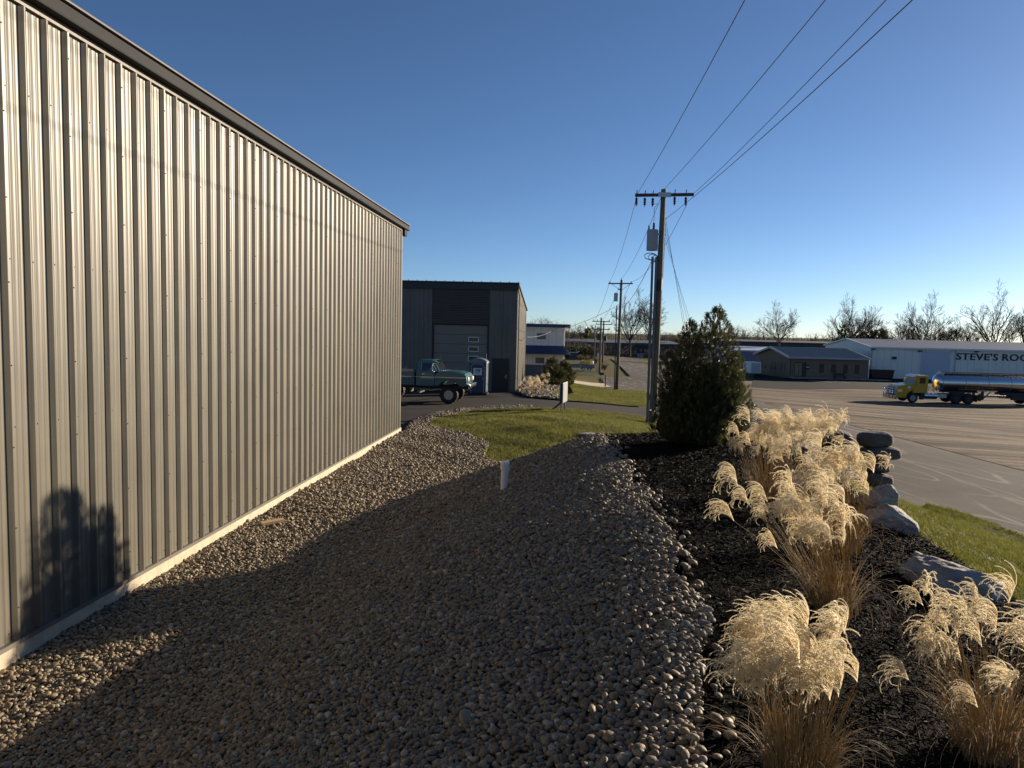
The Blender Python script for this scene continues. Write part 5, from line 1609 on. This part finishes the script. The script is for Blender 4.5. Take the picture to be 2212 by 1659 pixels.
# row of small far evergreens
er = None
for i in range(9):
    px = 1224 + i * 7
    p = at(px, 768, 150 + 3 * (i % 2)); z = float(T(p.x, p.y)) - .1
    lb = f"{('first', 'second', 'third', 'fourth', 'fifth', 'sixth', 'seventh', 'eighth', 'ninth')[i]} from the left in the row of small dark evergreens before the warehouse"
    if er is None:
        er = evergreen('small_evergreen', (p.x, p.y, z), [(0, 0, 0, 2.5, .62)], 260, 40, lb, .5, 'row of small evergreens at the far end')
        er['category'] = 'evergreen tree'
    else:
        c = copy_tree(er); c['label'] = lb; c.location = (p.x, p.y, z); c.rotation_euler = (0, 0, i * 1.3); s_ = .85 + .3 * ((i * 7) % 5) / 5; c.scale = (s_, s_, s_)

# ------------------------------------------------------------------ bare trees
def tree_mesh(seed, H, kids=(7, 6, 5, 4), fork=.22, wide=.55, rt=.30, rmin=.023):
    r = np.random.default_rng(seed)
    tr_v, tr_f, br_v, br_f = [], [], [], []
    def tube(v, f, pts, r0, r1, n):
        b0 = len(v); m = len(pts); ref = np.array([.31, .22, .93])
        for i, p in enumerate(pts):
            d = pts[min(i + 1, m - 1)] - pts[max(i - 1, 0)]
            u = np.cross(d, ref); l = np.linalg.norm(u)
            if l < 1e-6: u = np.array([1., 0, 0])
            else: u = u / l
            w_ = np.cross(d, u); w_ /= np.linalg.norm(w_) + 1e-9
            rr = max(rmin * .6, r0 + (r1 - r0) * i / (m - 1))
            for k in range(n):
                a = 2 * pi * k / n; v.append(p + (u * cos(a) + w_ * sin(a)) * rr)
        for i in range(m - 1):
            for k in range(n):
                a, b = b0 + i * n + k, b0 + i * n + (k + 1) % n
                f.append((a, b, b + n, a + n))
    def grow(p, d, L, rad, lev):
        ns = 4 if lev < 3 else 2
        pts = [p]; q = p; dd = d
        for i in range(ns):
            dd = dd + r.normal(0, .12 + .04 * lev, 3) + np.array([0, 0, .05])
            dd = dd / np.linalg.norm(dd)
            q = q + dd * L / ns; pts.append(q)
        tube(br_v, br_f, pts, max(rad, rmin), max(rad * .45, rmin * .7), 5 if lev < 2 else 3)
        if lev >= len(kids): return
        for k in range(kids[lev]):
            t = .25 + .75 * (k + r.random()) / kids[lev]
            j = min(int(t * ns), ns - 1); b = pts[j] + (pts[j + 1] - pts[j]) * (t * ns - j)
            dl = pts[j + 1] - pts[j]; dl = dl / np.linalg.norm(dl)
            o = r.normal(size=3); o -= dl * (o @ dl); o /= np.linalg.norm(o)
            nd = dl * r.uniform(.75, 1.1) + o * r.uniform(.4, .75) + np.array([0, 0, .12])
            grow(b, nd / np.linalg.norm(nd), L * r.uniform(.42, .62) * (1.15 - .4 * t), rad * .5 * (1.1 - .4 * t), lev + 1)
    top = np.array([0, 0, H * fork])
    tube(tr_v, tr_f, [np.array([0, 0, -.3]), np.array([0, 0, .4]), top * .6, top], rt * 1.3, rt * .85, 8)
    nl = 10
    for k in range(nl):
        a = 2 * pi * (k + r.random() * .6) / nl; tl = wide * r.uniform(.35, 1.55) * (.2 if k == 0 else 1)
        d = np.array([sin(tl) * cos(a), sin(tl) * sin(a), cos(tl)])
        grow(top * r.uniform(.7, 1.0), d, H * (1 - fork) * r.uniform(.66, .82) * (1.08 if k == 0 else 1) * (1 - .22 * tl / wide), rt * r.uniform(.34, .52), 1)
    return np_mesh('trunk', tr_v, tr_f, MT['bark'], True), np_mesh('crown', br_v, br_f, MT['bark'])
TV = [tree_mesh(1, 15, (0, 6, 5, 5)), tree_mesh(2, 15, (0, 6, 5, 4), .30, .42), tree_mesh(3, 15, (0, 5, 5, 5), .15, .60, .34), tree_mesh(4, 15, (0, 5, 5, 4), .34, .38, .22)]
def bare_tree(px, pb, ptop, Y, var, label, rz=0.0, wid=1.0, group='bare winter trees'):
    p = at(px, pb, Y); z = p.z
    h = at(px, ptop, Y).z - z
    e = empty('bare_tree', (p.x, p.y, z), rz, label, 'tree', group)
    k = h / 12.8
    e.scale = (k * wid, k * wid, k)
    link('trunk', TV[var][0], e); link('crown', TV[var][1], e)
    return e
bare_tree(1360, 767, 641, 185, 0, 'large bare tree left of the tall pole on the far lawn', .3, .82)
bare_tree(1402, 770, 652, 190, 1, 'slender bare tree right behind the tall utility pole', 1.0, .9)
bare_tree(1682, 765, 666, 175, 0, 'solitary bare tree behind the brick office roof', 2.0, 1.0)
bare_tree(1822, 775, 664, 190, 2, 'bare tree at the left of the group behind the white building roof', .5, .9)
bare_tree(1850, 775, 661, 200, 0, 'bare tree close right of the first in the group behind the white roof', 2.6, .8)
bare_tree(1880, 775, 668, 205, 3, 'bare tree in the middle of the group behind the white roof', 4.0, .9)
bare_tree(1940, 778, 683, 215, 3, 'thin low bare tree between the dark firs and the round tree', 1.4, 1.1)
bare_tree(1992, 778, 652, 195, 0, 'round bare tree above the white garage door', 5.0, .85)
bare_tree(2145, 775, 642, 175, 2, 'largest bare tree on the right above the lettering', 3.3, .92)
bare_tree(2208, 775, 672, 185, 1, 'bare tree cut off by the right edge of the picture', 1.9, 1.0)
ORD = ('first', 'second', 'third', 'fourth', 'fifth', 'sixth', 'seventh', 'eighth', 'ninth')
for i, (px, tp) in enumerate(((1968, 704), (2025, 700), (2046, 706), (2064, 690), (2085, 700), (2108, 706), (2178, 700))):
    bare_tree(px, 778, tp, 230, 3 if i % 2 else 1, f'thin bare tree, {ORD[i]} from the left in the thicket behind the white building', i * 1.7, .9, 'small bare trees in the thicket')
for i, (px, tp, Y) in enumerate(((1236, 714, 235), (1250, 706, 240), (1278, 700, 245), (1302, 712, 240), (1425, 716, 235))):
    bare_tree(px, 770, tp, Y, (i * 2 + 1) % 4, f'distant bare tree, {ORD[i]} from the left above the long dark warehouse', i * 2.1, 1.1, 'distant bare trees behind the dark warehouse')
def fir(px, pb, tp, Y, R_, n, seed, label, L=.9):
    p = at(px, pb, Y); h = at(px, tp, Y).z - p.z
    e = evergreen('fir_tree', (p.x, p.y, p.z), [(0, 0, 1.0, h - 1, R_)], n, seed, label, L, 'dark evergreens behind the white building')
    e['category'] = 'evergreen tree'
    return e
fir(1820, 778, 706, 185, 2.6, 700, 51, 'narrow dark fir tree left of the bushy evergreen')
fir(1893, 778, 716, 190, 4.6, 1100, 52, 'broad dark evergreen among bare trees behind the white building', 1.1)
fir(1862, 778, 722, 192, 3.4, 800, 53, 'low dark evergreen between the fir and the broad evergreen', 1.1)
fir(1268, 766, 712, 225, 2.4, 500, 54, 'distant evergreen above the long dark warehouse roof', 1.1)

# far thicket: one mass of thin stems on the horizon
def thicket(name, x0, x1, Y, dep, h0, h1, n, seed, m, rad=.05):
    r = np.random.default_rng(seed); v = []; f = []
    for i in range(n):
        x = r.uniform(x0, x1); y = Y + r.uniform(0, dep); h = r.uniform(h0, h1) * (.75 + .25 * sin(x * .13) * sin(x * .041 + 1))
        b = np.array([x, y, float(T(x, y)) - .4])
        t = b + np.array([r.normal(0, .06) * h, r.normal(0, .06) * h, h])
        stalk(v, f, [b, (b + t) / 2 + r.normal(0, .05, 3) * h * .4, t], rad, rad * .35)
        for k in range(7):
            s_ = r.uniform(.3, .95); q = b + (t - b) * s_
            o = q + np.array([r.normal(0, .18) * h, r.normal(0, .18) * h, r.uniform(.06, .24) * h])
            stalk(v, f, [q, (q + o) / 2 + np.array([0, 0, -.03 * h]), o], rad * .6, rad * .25)
    o = link(name, np_mesh(name, v, f, m))
    return tag(o, kind='stuff')
thicket('far_woods', -40, 60, 250, 45, 6, 11, 700, 71, MT['bark'], .09)
thicket('far_woods', 60, 190, 255, 45, 6.5, 12, 1500, 72, mat('red_brown_brush', (.15, .105, .075), .9), .09)
thicket('underbrush', 95, 175, 195, 20, 3.5, 8.0, 900, 73, mat('brown_brush', (.12, .085, .062), .9), .06)
thicket('underbrush', 14, 60, 196, 8, 2.0, 5.5, 350, 75, mat('grey_brush', (.13, .10, .08), .9), .05)
# dry shrubs in the side yard
for i, (px, py, h) in enumerate(((1278, 797, 1.6), (1268, 786, 1.8), (1254, 781, 1.6), (1306, 800, 1.5), (1240, 812, 1.0), (1287, 786, 1.5))):
    p = G(px, py)
    v = []; f = []; r = np.random.default_rng(80 + i)
    for k in range(170):
        a = r.uniform(0, 6.28); s_ = r.uniform(.1, .8); L = h * r.uniform(.5, 1.05)
        t = np.array([cos(a) * s_ * L * .7, sin(a) * s_ * L * .7, L * (1 - .3 * s_)])
        stalk(v, f, [np.zeros(3), t * np.array([.4, .4, .6]), t], .022, .008)
    lbs = ('dry brown shrub at the right end of the yellow machine', 'dry brown shrub behind the grey trailer', 'dry brown shrub behind the yellow machine', 'dry brown shrub right of the street poles', 'low dry shrub beside the conical evergreens', 'dry brown shrub near the green cabinet')
    tag(link('dry_shrub', np_mesh('dry_shrub', v, f, MT['twig']), None, gp(p[0], p[1], -.1)), lbs[i], 'shrub', 'dry shrubs in the side yard')

# ------------------------------------------------------------------ dead leaves blown on to the stones
MT['deadleaf'] = mat('dead_leaf', (.17, .10, .05), .8, trans=.25, var=.5, vscale=30)
r = np.random.default_rng(404); v = []; f = []
for i in range(150):
    if i < 110: y = r.uniform(2.6, 15); x = edge_x(y) - r.uniform(.1, 5.5)
    else: y = r.uniform(3, 13); x = edge_x(y) + r.uniform(.1, 3)
    z = float(T(x, y)) + .10; a = r.uniform(0, 6.28); L_ = r.uniform(.018, .04); tz_ = r.normal(0, .3)
    c_, s_ = cos(a), sin(a); n0 = len(v)
    for (u, w_, h) in ((-1, 0, .0), (-.2, -.45, .25), (1, 0, .12), (-.2, .45, .22), (.1, 0, .0)):
        v.append((x + L_ * (u * c_ - w_ * s_), y + L_ * (u * s_ + w_ * c_), z + L_ * (h + tz_ * u * .5)))
    f += [(n0, n0 + 1, n0 + 4), (n0 + 1, n0 + 2, n0 + 4), (n0 + 2, n0 + 3, n0 + 4), (n0 + 3, n0, n0 + 4)]
tag(link('dead_leaves', np_mesh('dead_leaves', v, f, MT['deadleaf'])), kind='stuff')
